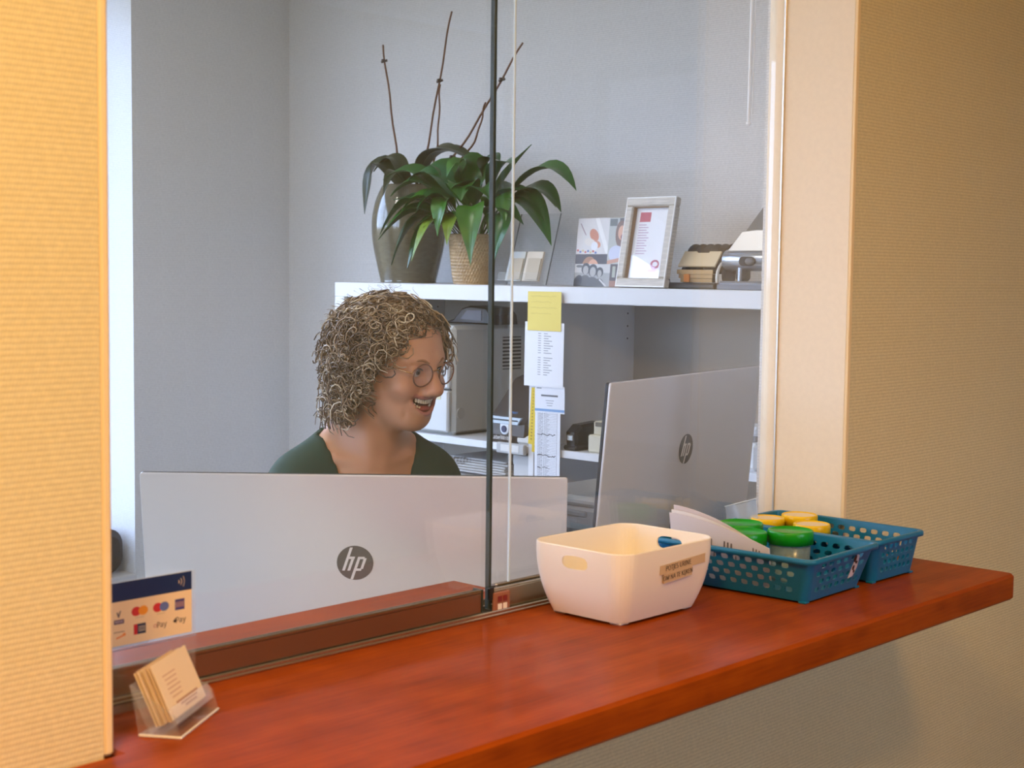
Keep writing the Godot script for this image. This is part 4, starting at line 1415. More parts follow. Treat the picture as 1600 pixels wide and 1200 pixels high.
func basket(label: String, at: Vector3, w: float, d: float, hgt: float, flare: float, turn: float) -> Node3D:
	var t := thing("plastic_basket", label, "basket", at, turn, "blue perforated baskets")
	var m := grain(srgb(8, 112, 160), 0.34, 0.06, 0.03, Vector3(9, 9, 9), "basket")
	m.backlight_enabled = true
	m.backlight = Color(0.10, 0.14, 0.16)
	var r := 0.012
	var lo := [Vector2(-w / 2 + flare, d / 2 - flare), Vector2(w / 2 - flare, d / 2 - flare), Vector2(w / 2 - flare, -d / 2 + flare), Vector2(-w / 2 + flare, -d / 2 + flare)]
	var hi := [Vector2(-w / 2, d / 2), Vector2(w / 2, d / 2), Vector2(w / 2, -d / 2), Vector2(-w / 2, -d / 2)]
	var out := [Vector2(0, 1), Vector2(1, 0), Vector2(0, -1), Vector2(-1, 0)]
	var y0 := 0.003
	for k in 4:
		var e: Vector2 = (hi[(k + 1) % 4] - hi[k]).normalized()
		var a: Vector2 = lo[k] + e * r
		var b: Vector2 = lo[(k + 1) % 4] - e * r
		var c: Vector2 = hi[(k + 1) % 4] - e * r
		var f: Vector2 = hi[k] + e * r
		var s := mb()
		pierced(s, [Vector3(a.x, y0, a.y), Vector3(b.x, y0, b.y), Vector3(c.x, hgt, c.y), Vector3(f.x, hgt, f.y)], Vector3(-out[k].x, 0, -out[k].y) * 0.0022, 4, 11 if (k % 2 == 1) == (d > w) else 7, 0.16, 0.09, 0.035)
		obj("side_wall", s, m, t)
	# rounded corners
	var s2 := mb(true)
	for k in 4:
		var n0: Vector2 = out[(k + 3) % 4]
		var n1: Vector2 = out[k]
		var rows := []
		var rows2 := []
		for i in 7:
			var an := PI / 2 * i / 6.0
			var dir := n0 * cos(an) + n1 * sin(an)
			var row := PackedVector3Array()
			var row2 := PackedVector3Array()
			for q in [[lo, y0], [hi, hgt]]:
				var cc: Vector2 = q[0][k] - n0 * r - n1 * r
				row.append(Vector3(cc.x + dir.x * r, q[1], cc.y + dir.y * r))
				row2.append(Vector3(cc.x + dir.x * (r - 0.0022), q[1], cc.y + dir.y * (r - 0.0022)))
			rows.append(row)
			rows2.append(row2)
		sheet(s2, rows, false, 1, true)
		sheet(s2, rows2, false, 2, false)
	obj("corner_posts", s2, m, t).set_meta("kind", "stuff")
	# floor and rim
	var s := mb()
	prism(s, rrect(w - 2 * flare, d - 2 * flare, r, 5), 0.0025, Transform3D(Basis(Vector3(1, 0, 0), Vector3(0, 0, -1), Vector3(0, 1, 0)), Vector3(0, y0, 0)))
	obj("bottom", s, m, t)
	s = mb(true)
	var rim := PackedVector3Array()
	for i in 4:
		for j in 7:
			var an := PI / 2 * i + PI / 2 * j / 6.0
			var cs: Vector2 = [Vector2(w / 2 - r, d / 2 - r), Vector2(-w / 2 + r, d / 2 - r), Vector2(-w / 2 + r, -d / 2 + r), Vector2(w / 2 - r, -d / 2 + r)][i]
			rim.append(Vector3(cs.x + cos(an) * r, hgt, cs.y + sin(an) * r))
	# rim profile swept round: a flat lip with a turned-down edge
	var prof := [Vector2(-0.0022, -0.002), Vector2(-0.0022, 0.0012), Vector2(0.0010, 0.0022), Vector2(0.0050, 0.0018), Vector2(0.0064, 0.0002), Vector2(0.0064, -0.0052), Vector2(0.0050, -0.0052), Vector2(0.0046, -0.0008), Vector2(0.0, -0.001)]
	var rws := []
	for i in rim.size():
		var cs: Vector2 = Vector2(signf(rim[i].x) * (w / 2 - r), signf(rim[i].z) * (d / 2 - r))
		var dir := (Vector2(rim[i].x, rim[i].z) - cs).normalized()
		var row := PackedVector3Array()
		for p in prof:
			row.append(rim[i] + Vector3(dir.x * p.x, p.y, dir.y * p.x))
		rws.append(row)
	rws.append(rws[0])
	sheet(s, rws, true, 1, false)
	obj("rim", s, m, t)
	s = mb()
	for q in lo:
		bx(s, Vector3(q.x * 0.93, 0.0015, q.y * 0.95), Vector3(0.012, 0.003, 0.012), 0.001)
	obj("feet", s, m, t).set_meta("kind", "stuff")
	return t

func cup(label: String, at: Vector3, r: float, h: float, lid: Color, grp: String, paper: bool) -> void:
	var t := thing("sample_cup", label, "sample cup", at, rng.randf() * TAU, grp)
	var s := mb(true)
	var q := r * 0.90
	lathe(s, PackedVector2Array([Vector2(0, 0), Vector2(q * 0.9, 0), Vector2(q * 0.92, 0.003), Vector2(q, h * 0.80), Vector2(q - 0.0016, h * 0.80), Vector2(q * 0.88, 0.005), Vector2(0, 0.004)]), 36)
	var cl := StandardMaterial3D.new()
	cl.albedo_color = Color(0.78, 0.88, 0.88, 0.22)
	cl.transparency = BaseMaterial3D.TRANSPARENCY_ALPHA
	cl.roughness = 0.22
	obj("clear_cup", s, cl, t)
	s = mb(true)
	var lp := PackedVector2Array([Vector2(q * 0.9, h * 0.74), Vector2(r, h * 0.74), Vector2(r, h - 0.0016), Vector2(r - 0.0012, h), Vector2(r * 0.93, h + 0.0004), Vector2(r * 0.90, h - 0.0016), Vector2(0, h - 0.0018)])
	var seg := 72
	var rows := []
	for k in lp.size():
		var row := PackedVector3Array()
		for j in seg:
			var a := TAU * j / seg
			var rr := lp[k].x - (0.0006 if (k == 1 or k == 2) and j % 2 == 0 else 0.0)
			row.append(Vector3(cos(a) * rr, lp[k].y, -sin(a) * rr))
		rows.append(row)
	sheet(s, rows, true, 0)
	obj("screw_lid", s, mat(lid, 0.32), t)
	if paper:
		s = mb()
		prism(s, disc_poly(r * 0.84, r * 0.84, 32), 0.0005, Transform3D(Basis(Vector3(1, 0, 0), -PI / 2), Vector3(0, h - 0.0018, 0)))
		obj("paper_label", s, mat(srgb(226, 208, 178), 0.7), t)

func build_counter_things() -> void:
	white_bin()
	var b1 := basket("turquoise blue perforated plastic basket holding green-lidded cups and leaflets", Vector3(1.8030, DESK, -1.180), 0.188, 0.262, 0.064, 0.017, deg_to_rad(2.0))
	basket("turquoise blue perforated plastic basket holding yellow-lidded cups at counter's end", Vector3(1.9800, DESK, -1.186), 0.138, 0.256, 0.064, 0.009, 0.0)
	# torn sticker on the short side of the first basket
	var s := mb()
	var w := facing(Vector3(0.040, 0.040, 0.1245), Vector3(1, 0, 0), Vector3(0, 1, 0.26))
	prism(s, PackedVector2Array([Vector2(-0.010, -0.019), Vector2(0.003, -0.017), Vector2(0.009, -0.004), Vector2(0.008, 0.014), Vector2(0.001, 0.017), Vector2(-0.004, 0.006)]), 0.0006, w)
	var st := obj("torn_sticker", s, mat(srgb(206, 196, 200), 0.6), b1)
	st.set_meta("label", "torn white and brown sticker")
	s = mb()
	for q in [[-0.003, 0.010, 0.005, 0.007], [0.003, 0.004, 0.004, 0.003], [-0.002, -0.004, 0.004, 0.005], [0.002, -0.010, 0.003, 0.003]]:
		var po := PackedVector2Array()
		for k in 7:
			var a := TAU * k / 7.0
			po.append(Vector2(q[0] + cos(a) * q[2] * (0.7 + 0.3 * (k % 2)), q[1] + sin(a) * q[3] * (0.7 + 0.3 * ((k + 1) % 2))))
		prism(s, po, 0.0003, w.translated_local(Vector3(0, 0, 0.0006)))
	obj("brown_flecks", s, mat(srgb(58, 24, 20), 0.6), st).set_meta("kind", "stuff")
	# cups
	var fl := DESK + 0.0056
	var green := srgb(18, 150, 22)
	cup("clear sample cup with bright green lid nearest the basket's short side", Vector3(1.838, fl, -1.158), 0.0335, 0.073, green, "green-lidded sample cups", false)
	cup("clear sample cup with green lid hidden halfway behind the leaflets", Vector3(1.783, fl, -1.202), 0.0335, 0.072, green, "green-lidded sample cups", false)
	cup("clear sample cup with green lid deepest in the blue basket", Vector3(1.838, fl, -1.245), 0.0335, 0.073, green, "green-lidded sample cups", false)
	var yellow := srgb(236, 196, 8)
	cup("sample cup with yellow lid nearest the end of the counter", Vector3(1.960, fl, -1.197), 0.0285, 0.063, yellow, "yellow-lidded sample cups", true)
	cup("sample cup with yellow paper-topped lid in the middle of its basket", Vector3(2.006, fl, -1.248), 0.0285, 0.066, yellow, "yellow-lidded sample cups", true)
	cup("sample cup with yellow lid closest to the clear plastic pouch", Vector3(1.9560, fl, -1.2755), 0.0275, 0.0635, yellow, "yellow-lidded sample cups", true)
	# leaflets standing in the first basket
	var tones := [srgb(214, 206, 208), srgb(226, 222, 222), srgb(206, 196, 198), srgb(230, 228, 228)]
	var tell := ["front leaflet with small printed figures against the blue basket wall", "second leaflet behind the printed one in the blue basket", "third leaflet curling above the printed ones in the blue basket", "rearmost leaflet touching the green-lidded cups"]
	for k in 4:
		leaflet(tell[k], k, tones[k])
	# clear pouch leaning out of the second basket
	var t := thing("plastic_pouch", "crumpled clear plastic pouch sticking out of the yellow cup basket", "pouch", Vector3(1.934, DESK + 0.03, -1.303))
	var rows := []
	for i in 9:
		var row := PackedVector3Array()
		for j in 7:
			var u := i / 8.0
			var v := j / 6.0
			row.append(Vector3(-0.008 + 0.010 * v + 0.004 * sin(u * 7.0 + v * 3.0), 0.008 + 0.042 * v + 0.020 * u * v, -0.030 + 0.060 * u - 0.01 * v))
		rows.append(row)
	var bs := mb(true)
	sheet(bs, rows, false, 0)
	var pm := StandardMaterial3D.new()
	pm.albedo_color = Color(0.74, 0.80, 0.88, 0.42)
	pm.transparency = BaseMaterial3D.TRANSPARENCY_ALPHA
	pm.roughness = 0.24
	obj("film", bs, pm, t)
	var fold := mb(true)
	tube(fold, PackedVector3Array([rows[0][6], rows[3][6], rows[6][6], rows[8][6]]), 0.0012, 0.0012, 6)
	obj("sealed_edge", fold, mat(srgb(196, 206, 218), 0.25), t)
	card_stand()
	payment_sign()

func leaflet(label: String, k: int, tone: Color) -> void:
	var t := thing("leaflet", label, "leaflet", Vector3(1.7345 + 0.0042 * k, DESK + 0.006, -1.205), 0.0, "leaflets in the blue basket")
	var z0 := -0.084
	var z1 := 0.084 - 0.004 * k
	var hgt := [0.096, 0.100, 0.106, 0.098]
	var front := []
	var rear := []
	var n := 14
	for i in n + 1:
		var u := float(i) / n
		var rowf := PackedVector3Array()
		var rowr := PackedVector3Array()
		# the upper edge sinks towards the hall, as the sheets sag
		var top := lerpf(hgt[k], 0.064 - 0.004 * k, pow(u, 1.7))
		for j in 6:
			var v := j / 5.0
			var x := (0.004 * sin(u * 2.6) - 0.017) * v + 0.006 * v * u * u + 0.001 * k * v
			rowf.append(Vector3(x, v * top, lerpf(z0, z1, u)))
			rowr.append(Vector3(x + 0.0016, v * top, lerpf(z0, z1, u)))
		front.append(rowf)
		rear.append(rowr)
	var s := mb(true)
	sheet(s, front, false, 1, false)
	sheet(s, rear, false, 2, true)
	s.set_smooth_group(-1)
	for i in n:
		quad(s, front[i][5], front[i + 1][5], rear[i + 1][5], rear[i][5])
	for e in [0, n]:
		for j in 5:
			if e == n:
				quad(s, front[e][j], rear[e][j], rear[e][j + 1], front[e][j + 1])
			else:
				quad(s, rear[e][j], front[e][j], front[e][j + 1], rear[e][j + 1])
	obj("folded_sheet", s, mat(tone, 0.65), t)
	if k > 0:
		return
	# small printed figures and strokes on the outer page
	s = mb()
	var ink := mat(srgb(96, 84, 84), 0.7)
	var marks := [[0.42, 0.70, 0.0015, 0.016], [0.44, 0.52, 0.0015, 0.014], [0.66, 0.52, 0.0015, 0.018], [0.80, 0.42, 0.0015, 0.012], [0.24, 0.45, 0.002, 0.004]]
	for c in 3:
		marks.append([0.55 + 0.035 * c, 0.72, 0.0026, 0.009])
		marks.append([0.55 + 0.035 * c, 0.60, 0.0030, 0.003])
		marks.append([0.84 + 0.03 * c, 0.80, 0.0020, 0.007])
	for q in marks:
		var u: float = q[0]
		var top := lerpf(hgt[0], 0.064, pow(u, 1.7))
		var x: float = (0.004 * sin(u * 2.6) - 0.017) * float(q[1]) + 0.006 * float(q[1]) * u * u
		bx(s, Vector3(x - 0.0003, q[1] * top, lerpf(z0, z1, u)), Vector3(0.0004, q[3], q[2]))
	obj("print", s, ink, t).set_meta("kind", "stuff")

# white storage bin: a lofted rounded box with two grip slots
func white_bin() -> void:
	var t := thing("storage_bin", "white plastic storage bin with grip slots and two typed tape labels", "bin", Vector3(1.527, DESK, -1.2195))
	var H := 0.096
	var foot := 0.004
	var nv := 22
	var half := func(v: float) -> Vector2:
		# half width and depth grow from the foot to the rim, bulging low down
		var k := 1.0 - pow(1.0 - v, 2.1)
		return Vector2(lerpf(0.0835, 0.1025, k), lerpf(0.0630, 0.0815, k))
	var per := 4 * 16
	# position on the wall: u in quarters round the rim (0..4), v in height, ins = inset
	var pos := func(u: float, v: float, ins: float) -> Vector3:
		var h: Vector2 = half.call(v)
		var r := lerpf(0.020, 0.028, v)
		h -= Vector2(ins, ins)
		r -= ins
		var q := int(floor(u)) % 4
		var f: float = u - floor(u)
		# each quarter: first 70 % is one flat side, the rest its corner; sides in order +z, -x, -z, +x
		var nrm: Vector2 = [Vector2(0, 1), Vector2(-1, 0), Vector2(0, -1), Vector2(1, 0)][q]
		var nxt: Vector2 = [Vector2(-1, 0), Vector2(0, -1), Vector2(1, 0), Vector2(0, 1)][q]
		var hn := absf(nrm.x) * h.x + absf(nrm.y) * h.y
		var ht := absf(nxt.x) * h.x + absf(nxt.y) * h.y
		var bulge := 0.0
		var p: Vector2
		if f < 0.7:
			p = nrm * (hn + bulge) + nxt * lerpf(-(ht - r), ht - r, f / 0.7)
		else:
			var a := (f - 0.7) / 0.3 * PI / 2
			p = nrm * (hn - r) + nxt * (ht - r) + (nrm * cos(a) + nxt * sin(a)) * r
		return Vector3(p.x, foot + v * (H - foot), p.y)
	var s := mb(true)
	var us := []
	for q in 4:
		for i in 7:
			us.append(q + 0.7 * i / 7.0)
		for i in 7:
			us.append(q + 0.7 + 0.3 * i / 7.0)
	us.append(4.0)
	var vs := []
	for i in nv + 1:
		vs.append(float(i) / nv)
	var gu0 := 2
	var gu1 := 5
	var gv0 := 15
	var gv1 := 20
	for i in us.size() - 1:
		var q := int(us[i])
		var li := i % 14
		for j in nv:
			var grip := (q == 1 or q == 3) and li >= gu0 and li < gu1 and j >= gv0 and j < gv1
			if grip:
				continue
			s.set_smooth_group(1)
			var a: Vector3 = pos.call(us[i], vs[j], 0.0)
			var b: Vector3 = pos.call(us[i + 1] - 1e-6, vs[j], 0.0)
			var c: Vector3 = pos.call(us[i + 1] - 1e-6, vs[j + 1], 0.0)
			var d: Vector3 = pos.call(us[i], vs[j + 1], 0.0)
			quad(s, b, a, d, c)
			s.set_smooth_group(2)
			a = pos.call(us[i], vs[j], 0.0024)
			b = pos.call(us[i + 1] - 1e-6, vs[j], 0.0024)
			c = pos.call(us[i + 1] - 1e-6, vs[j + 1], 0.0024)
			d = pos.call(us[i], vs[j + 1], 0.0024)
			quad(s, a, b, c, d)
		# rim
		s.set_smooth_group(3)
		var lip := Vector3(0, 0.0012, 0)
		var a0: Vector3 = pos.call(us[i], 1.0, 0.0)
		var b0: Vector3 = pos.call(us[i + 1] - 1e-6, 1.0, 0.0)
		var am: Vector3 = pos.call(us[i], 1.0, 0.0012) + lip
		var bm: Vector3 = pos.call(us[i + 1] - 1e-6, 1.0, 0.0012) + lip
		var ai: Vector3 = pos.call(us[i], 1.0, 0.0024)
		var bi: Vector3 = pos.call(us[i + 1] - 1e-6, 1.0, 0.0024)
		quad(s, b0, a0, am, bm)
		quad(s, bm, am, ai, bi)
	# grip slots: a ring from the left-out block to a stadium, on both faces, and the cut between
	for q in [1, 3]:
		var u0: float = us[q * 14 + gu0]
		var u1: float = us[q * 14 + gu1]
		var v0: float = vs[gv0]
		var v1: float = vs[gv1]
		var um := (u0 + u1) / 2
		var vm := (v0 + v1) / 2
		var n := 32
		var hu := (u1 - u0) / 2
		var hv := (v1 - v0) / 2
		var outer := []
		var hole := []
		for k in n:
			var a := TAU * (k + 0.5) / n
			var d := Vector2(cos(a), sin(a))
			var m := maxf(absf(d.x), absf(d.y))
			outer.append(Vector2(um + d.x / m * hu, vm + d.y / m * hv))
			var e := Vector2(signf(d.x) * pow(absf(d.x), 0.62), signf(d.y) * pow(absf(d.y), 0.75))
			hole.append(Vector2(um + e.x * hu * 0.92, vm + e.y * hv * 0.86))
		# the block's own corners
		for k in 4:
			pass
		for k in n:
			var l := (k + 1) % n
			for side in 2:
				var ins := 0.0 if side == 0 else 0.0024
				s.set_smooth_group(1 + side)
				var o0: Vector3 = pos.call(outer[k].x, outer[k].y, ins)
				var o1: Vector3 = pos.call(outer[l].x, outer[l].y, ins)
				var h0: Vector3 = pos.call(hole[k].x, hole[k].y, ins)
				var h1: Vector3 = pos.call(hole[l].x, hole[l].y, ins)
				if side == 0:
					quad(s, o1, o0, h0, h1)
				else:
					quad(s, o0, o1, h1, h0)
				# fill the square corners that the ring cuts off
				if (outer[k].x != outer[l].x) and (outer[k].y != outer[l].y):
					var cx: float = u1 if outer[k].x > um else u0
					var cy: float = v1 if outer[k].y > vm else v0
					var cp: Vector3 = pos.call(cx, cy, ins)
					if side == 0:
						tri(s, o1, cp, o0)
					else:
						tri(s, o0, cp, o1)
			s.set_smooth_group(4)
			var g0: Vector3 = pos.call(hole[k].x, hole[k].y, 0.0)
			var g1: Vector3 = pos.call(hole[l].x, hole[l].y, 0.0)
			var i0: Vector3 = pos.call(hole[k].x, hole[k].y, 0.0024)
			var i1: Vector3 = pos.call(hole[l].x, hole[l].y, 0.0024)
			quad(s, g1, g0, i0, i1)
	# floor of the bin
	s.set_smooth_group(-1)
	for i in us.size() - 1:
		var a: Vector3 = pos.call(us[i], 0.0, 0.0)
		var b: Vector3 = pos.call(us[i + 1] - 1e-6, 0.0, 0.0)
		tri(s, a, b, Vector3(0, foot, 0))
		a = pos.call(us[i], 0.03, 0.0024)
		b = pos.call(us[i + 1] - 1e-6, 0.03, 0.0024)
		tri(s, b, a, Vector3(0, a.y, 0))
	var m := mat(srgb(238, 228, 214), 0.30)
	obj("body", s, m, t)
	for q in [[-1, -1], [1, -1], [1, 1], [-1, 1]]:
		obj("foot", one_box(Vector3(q[0] * 0.068, 0.0022, q[1] * 0.048), Vector3(0.020, 0.0044, 0.020), 0.003), m, t)
	# tape labels on the side that faces the hall
	var tape := mat(srgb(206, 176, 138), 0.4)
	var ink := mat(srgb(34, 26, 24), 0.6)
	var y1 := 0.0705
	var fz := 0.0805
	var f1 := facing(Vector3(0.022, y1, fz + 0.0007), Vector3(1, 0.045, 0), Vector3(0, 1, 0.06))
	var a := obj("tape_label", one_box(Vector3(0.0, 0, 0), Vector3(0.098, 0.0122, 0.0005), 0, f1), tape, t)
	words("POTJES URINE", 0.0088, ink, a, f1.translated_local(Vector3(-0.010, 0.0004, 0.0004)))
	var f2 := facing(Vector3(0.012, y1 - 0.0128, fz + 0.0003), Vector3(1, 0.055, 0), Vector3(0, 1, 0.09))
	var b := obj("tape_label", one_box(Vector3(0, 0, 0), Vector3(0.062, 0.0122, 0.0005), 0, f2), tape, t)
	words("OM NA TE KIJKEN", 0.0082, ink, b, f2.translated_local(Vector3(0.0, 0.0004, 0.0004)))

func card_stand() -> void:
	# clear stand near the corner bead; its face looks along the counter
	var right := Vector3(0.836, 0, -0.548)
	var out := Vector3(0.548, 0, 0.836)
	var mid := Vector3(0.8335, DESK, -1.1975) - out * 0.021
	var t := thing("card_stand", "clear acrylic stand for visiting cards on the counter", "card stand", mid)
	var base := Transform3D(Basis(right, Vector3.UP, out), Vector3.ZERO)
	var acr := clear(Color(0.94, 0.95, 0.96), 0.06)
	var lean := deg_to_rad(24.0)
	var tilt := base * Transform3D(Basis(Vector3(1, 0, 0), -lean), Vector3(0, 0.003, -0.008))
	obj("foot_plate", one_box(Vector3(0, 0.001, 0), Vector3(0.098, 0.002, 0.044), 0.0004, base), acr, t)
	obj("back_plate", one_box(Vector3(0, 0.026, -0.0015), Vector3(0.098, 0.052, 0.0018), 0, tilt), acr, t)
	obj("front_lip", one_box(Vector3(0, 0.008, 0.0258), Vector3(0.098, 0.017, 0.0018), 0, tilt), acr, t)
	for x in [-0.0482, 0.0482]:
		var s := mb()
		prism(s, PackedVector2Array([Vector2(-0.021, 0.001), Vector2(0.021, 0.001), Vector2(0.015, 0.022), Vector2(-0.030, 0.050)]), 0.0018, base * Transform3D(Basis(Vector3(0, 0, 1), Vector3(0, 1, 0), Vector3(-1, 0, 0)), Vector3(x + 0.0009, 0, 0)))
		obj("cheek", s, acr, t)
	var edge := mat(srgb(222, 216, 214), 0.12)
	for q in [[Vector3(0, 0.0014, 0.0212), Vector3(0.099, 0.0026, 0.0022)], [Vector3(-0.0486, 0.0014, 0.0), Vector3(0.0022, 0.0026, 0.043)]]:
		obj("polished_edge", one_box(q[0], q[1], 0.0006, base), edge, t)
	# visiting cards, the front one printed
	var paper := [srgb(230, 208, 176), srgb(206, 178, 146), srgb(224, 200, 168), srgb(196, 168, 138)]
	for k in 9:
		var zc := 0.0040 + 0.0023 * k
		var c := Node3D.new()
		c.name = numbered("visiting_card", self)
		add_child(c, true)
		c.position = mid
		var at := tilt.translated_local(Vector3(0.0015 * sin(k * 2.3), 0.0318 + 0.0010 * sin(k * 1.7), zc))
		obj("card", one_box(Vector3.ZERO, Vector3(0.084, 0.056, 0.0012), 0, at), mat(paper[k % 4] if k < 8 else paper[0], 0.6), c)
		if k < 8:
			tag(c, "cream visiting card in the stack behind the printed one", "visiting card", "visiting cards in the clear stand")
			continue
		tag(c, "front cream visiting card with printed lines in the clear stand", "visiting card", "visiting cards in the clear stand")
		var s := mb()
		for j in 6:
			bx(s, Vector3(-0.014 + 0.001 * (j % 2), 0.013 - 0.0045 * j, 0.0007), Vector3(0.030 - 0.003 * (j % 3), 0.0011, 0.0003), 0, at)
		obj("print_lines", s, mat(srgb(196, 156, 128), 0.6), c)
		s = mb()
		for j in 3:
			bx(s, Vector3(0.004 + 0.002 * j, -0.016 - 0.0035 * j, 0.0007), Vector3(0.052 - 0.012 * j, 0.0022, 0.0003), 0, at)
		obj("print_band", s, mat(srgb(178, 136, 112), 0.6), c)

func payment_sign() -> void:
	var im := pic(512, 352, srgb(236, 208, 166))
	im.fill_rect(Rect2i(0, 0, 512, 106), srgb(4, 36, 84))
	for k in 3:
		for j in 15:
			var a := lerpf(-0.6, 0.6, j / 14.0)
			var r := 10.0 + 15.0 * k
			dot(im, 430 + cos(a) * r, 52 + sin(a) * r * 1.25, 2.2, 2.2, srgb(222, 196, 168))
	# first row of card marks
	stroke(im, Vector2(98, 166), Vector2(105, 192), 3, srgb(60, 50, 70))
	stroke(im, Vector2(105, 192), Vector2(114, 160), 3, srgb(60, 50, 70))
	im.fill_rect(Rect2i(80, 206, 54, 24), srgb(62, 44, 92))
	for k in 4:
		im.fill_rect(Rect2i(87 + k * 11, 212, 6, 11), srgb(206, 190, 190))
	dot(im, 200, 176, 26, 26, srgb(204, 40, 32))
	dot(im, 238, 176, 26, 26, srgb(236, 150, 30))
	im.fill_rect(Rect2i(196, 210, 48, 5), srgb(210, 186, 150))
	dot(im, 318, 176, 26, 26, srgb(204, 40, 40))
	dot(im, 355, 176, 26, 26, srgb(96, 112, 168))
	im.fill_rect(Rect2i(313, 211, 46, 5), srgb(210, 186, 150))
	im.fill_rect(Rect2i(416, 150, 54, 62), srgb(58, 56, 122))
	im.fill_rect(Rect2i(420, 165, 46, 32), srgb(164, 128, 132))
	for k in 4:
		im.fill_rect(Rect2i(424, 168 + k * 8, 38, 3), srgb(90, 76, 120))
	# second row
	im.fill_rect(Rect2i(78, 272, 58, 5), srgb(150, 116, 100))
	stroke(im, Vector2(94, 308), Vector2(138, 294), 4, srgb(226, 118, 40))
	dot(im, 134, 292, 8, 8, srgb(232, 130, 40))
	im.fill_rect(Rect2i(186, 248, 24, 58), srgb(196, 34, 40))
	im.fill_rect(Rect2i(206, 248, 46, 58), srgb(20, 44, 74))
	im.fill_rect(Rect2i(213, 262, 34, 30), srgb(180, 168, 150))
	for k in 3:
		im.fill_rect(Rect2i(217 + k * 10, 266, 6, 22), srgb(70, 80, 96))
	dot(im, 304, 278, 10, 10, srgb(196, 128, 108))
	dot(im, 304, 278, 6, 6, srgb(236, 208, 166))
	dot(im, 414, 272, 8, 9, srgb(30, 24, 26))
	dot(im, 417, 260, 3, 4, srgb(30, 24, 26))
	var t := thing("payment_sign", "card payment sign with a dark blue strip and payment logos", "sign", Vector3(0.845, DESK + 0.062, -1.3085))
	var w := 0.112
	var h := 0.066
	var f := Transform3D(Basis(), Vector3(0, 0, 0))
	obj("plate", one_box(Vector3(0, h / 2, -0.0009), Vector3(w, h, 0.0012), 0.0003), mat(srgb(226, 206, 176), 0.5), t)
	var s := mb()
	quad_uv(s, Vector3(-w / 2, 0, 0), Vector3(w / 2, 0, 0), Vector3(w / 2, h, 0), Vector3(-w / 2, h, 0))
	obj("print", s, print_mat(im, 0.45), t)
	var px := w / 512.0
	var ink := mat(srgb(112, 84, 76), 0.6)
	words("Pay", 0.0078, ink, t, f.translated_local(Vector3((340 - 256) * px, h * (1 - 277.0 / 352.0), 0.0001)))
	words("Pay", 0.0082, mat(srgb(60, 46, 46), 0.6), t, f.translated_local(Vector3((447 - 256) * px, h * (1 - 270.0 / 352.0), 0.0001)))
	# clear holder that carries the sign
	var acr := clear(Color(0.94, 0.95, 0.96), 0.05)
	obj("clear_backing", one_box(Vector3(0.002, 0.002, -0.0026), Vector3(w + 0.008, 0.128, 0.0016)), acr, t)
	obj("clear_foot", one_box(Vector3(0.002, -0.0610, 0.012), Vector3(w + 0.008, 0.0016, 0.030)), acr, t)
	obj("foot_edge", one_box(Vector3(0.002, -0.0040, 0.0006), Vector3(w + 0.006, 0.0012, 0.0012)), mat(srgb(150, 140, 156), 0.2), t)

# ---------------------------------------------------------------- the woman
# distance field: tapered capsules and turned ellipsoids joined with a smooth minimum, meshed as surface nets
class Field:
	var kind := PackedInt32Array()      # 0 capsule, 1 ellipsoid
	var a := PackedVector3Array()
	var b := PackedVector3Array()       # capsule end, or the radii
	var ra := PackedFloat32Array()
	var rb := PackedFloat32Array()
	var k := PackedFloat32Array()       # blend width; negative cuts away
	var turn := []
	func capsule(p: Vector3, q: Vector3, r0: float, r1: float, blend := 0.02) -> void:
		kind.append(0)
		a.append(p)
		b.append(q)
		ra.append(r0)
		rb.append(r1)
		k.append(blend)
		turn.append(Basis())
	func ellipsoid(c: Vector3, r: Vector3, blend := 0.02, t := Basis()) -> void:
		kind.append(1)
		a.append(c)
		b.append(r)
		ra.append(minf(r.x, minf(r.y, r.z)))
		rb.append(0.0)
		k.append(blend)
		turn.append(t.inverse())
	func wedge(y_low: float, y_high: float, z0: float, w_high: float, w_low: float, x0: float, blend: float) -> void:
		kind.append(2)
		a.append(Vector3(y_low, y_high, z0))
		b.append(Vector3(x0, 0, 0))
		ra.append(w_high)
		rb.append(w_low)
		k.append(blend)
		turn.append(Basis())
	func at(p: Vector3) -> float:
		var d := 1e3
		for i in kind.size():
			var e: float
			if kind[i] == 0:
				var ab := b[i] - a[i]
				var t := clampf((p - a[i]).dot(ab) / maxf(ab.length_squared(), 1e-9), 0.0, 1.0)
				e = p.distance_to(a[i] + ab * t) - lerpf(ra[i], rb[i], t)
			elif kind[i] == 2:
				# wedge: half width ra at height a.y falling to rb at height a.x, open towards +z from a.z
				var t := clampf((p.y - a[i].x) / (a[i].y - a[i].x), -0.2, 1.3)
				e = maxf((absf(p.x - b[i].x) - lerpf(rb[i], ra[i], t)) * 0.92, a[i].z - p.z)
			else:
				var q: Vector3 = turn[i] * (p - a[i])
				var n := q / b[i]
				var l := n.length()
				e = l * (l - 1.0) / maxf((n / b[i]).length(), 1e-6)
			var w := k[i]
			if w >= 0.0:
				if e < d + w:
					var h := maxf(w - absf(d - e), 0.0) / maxf(w, 1e-6)
					d = minf(d, e) - h * h * w * 0.25
			else:
				w = -w
				e = -e
				var h := maxf(w - absf(d - e), 0.0) / w
				d = maxf(d, e) + h * h * w * 0.25
		return d

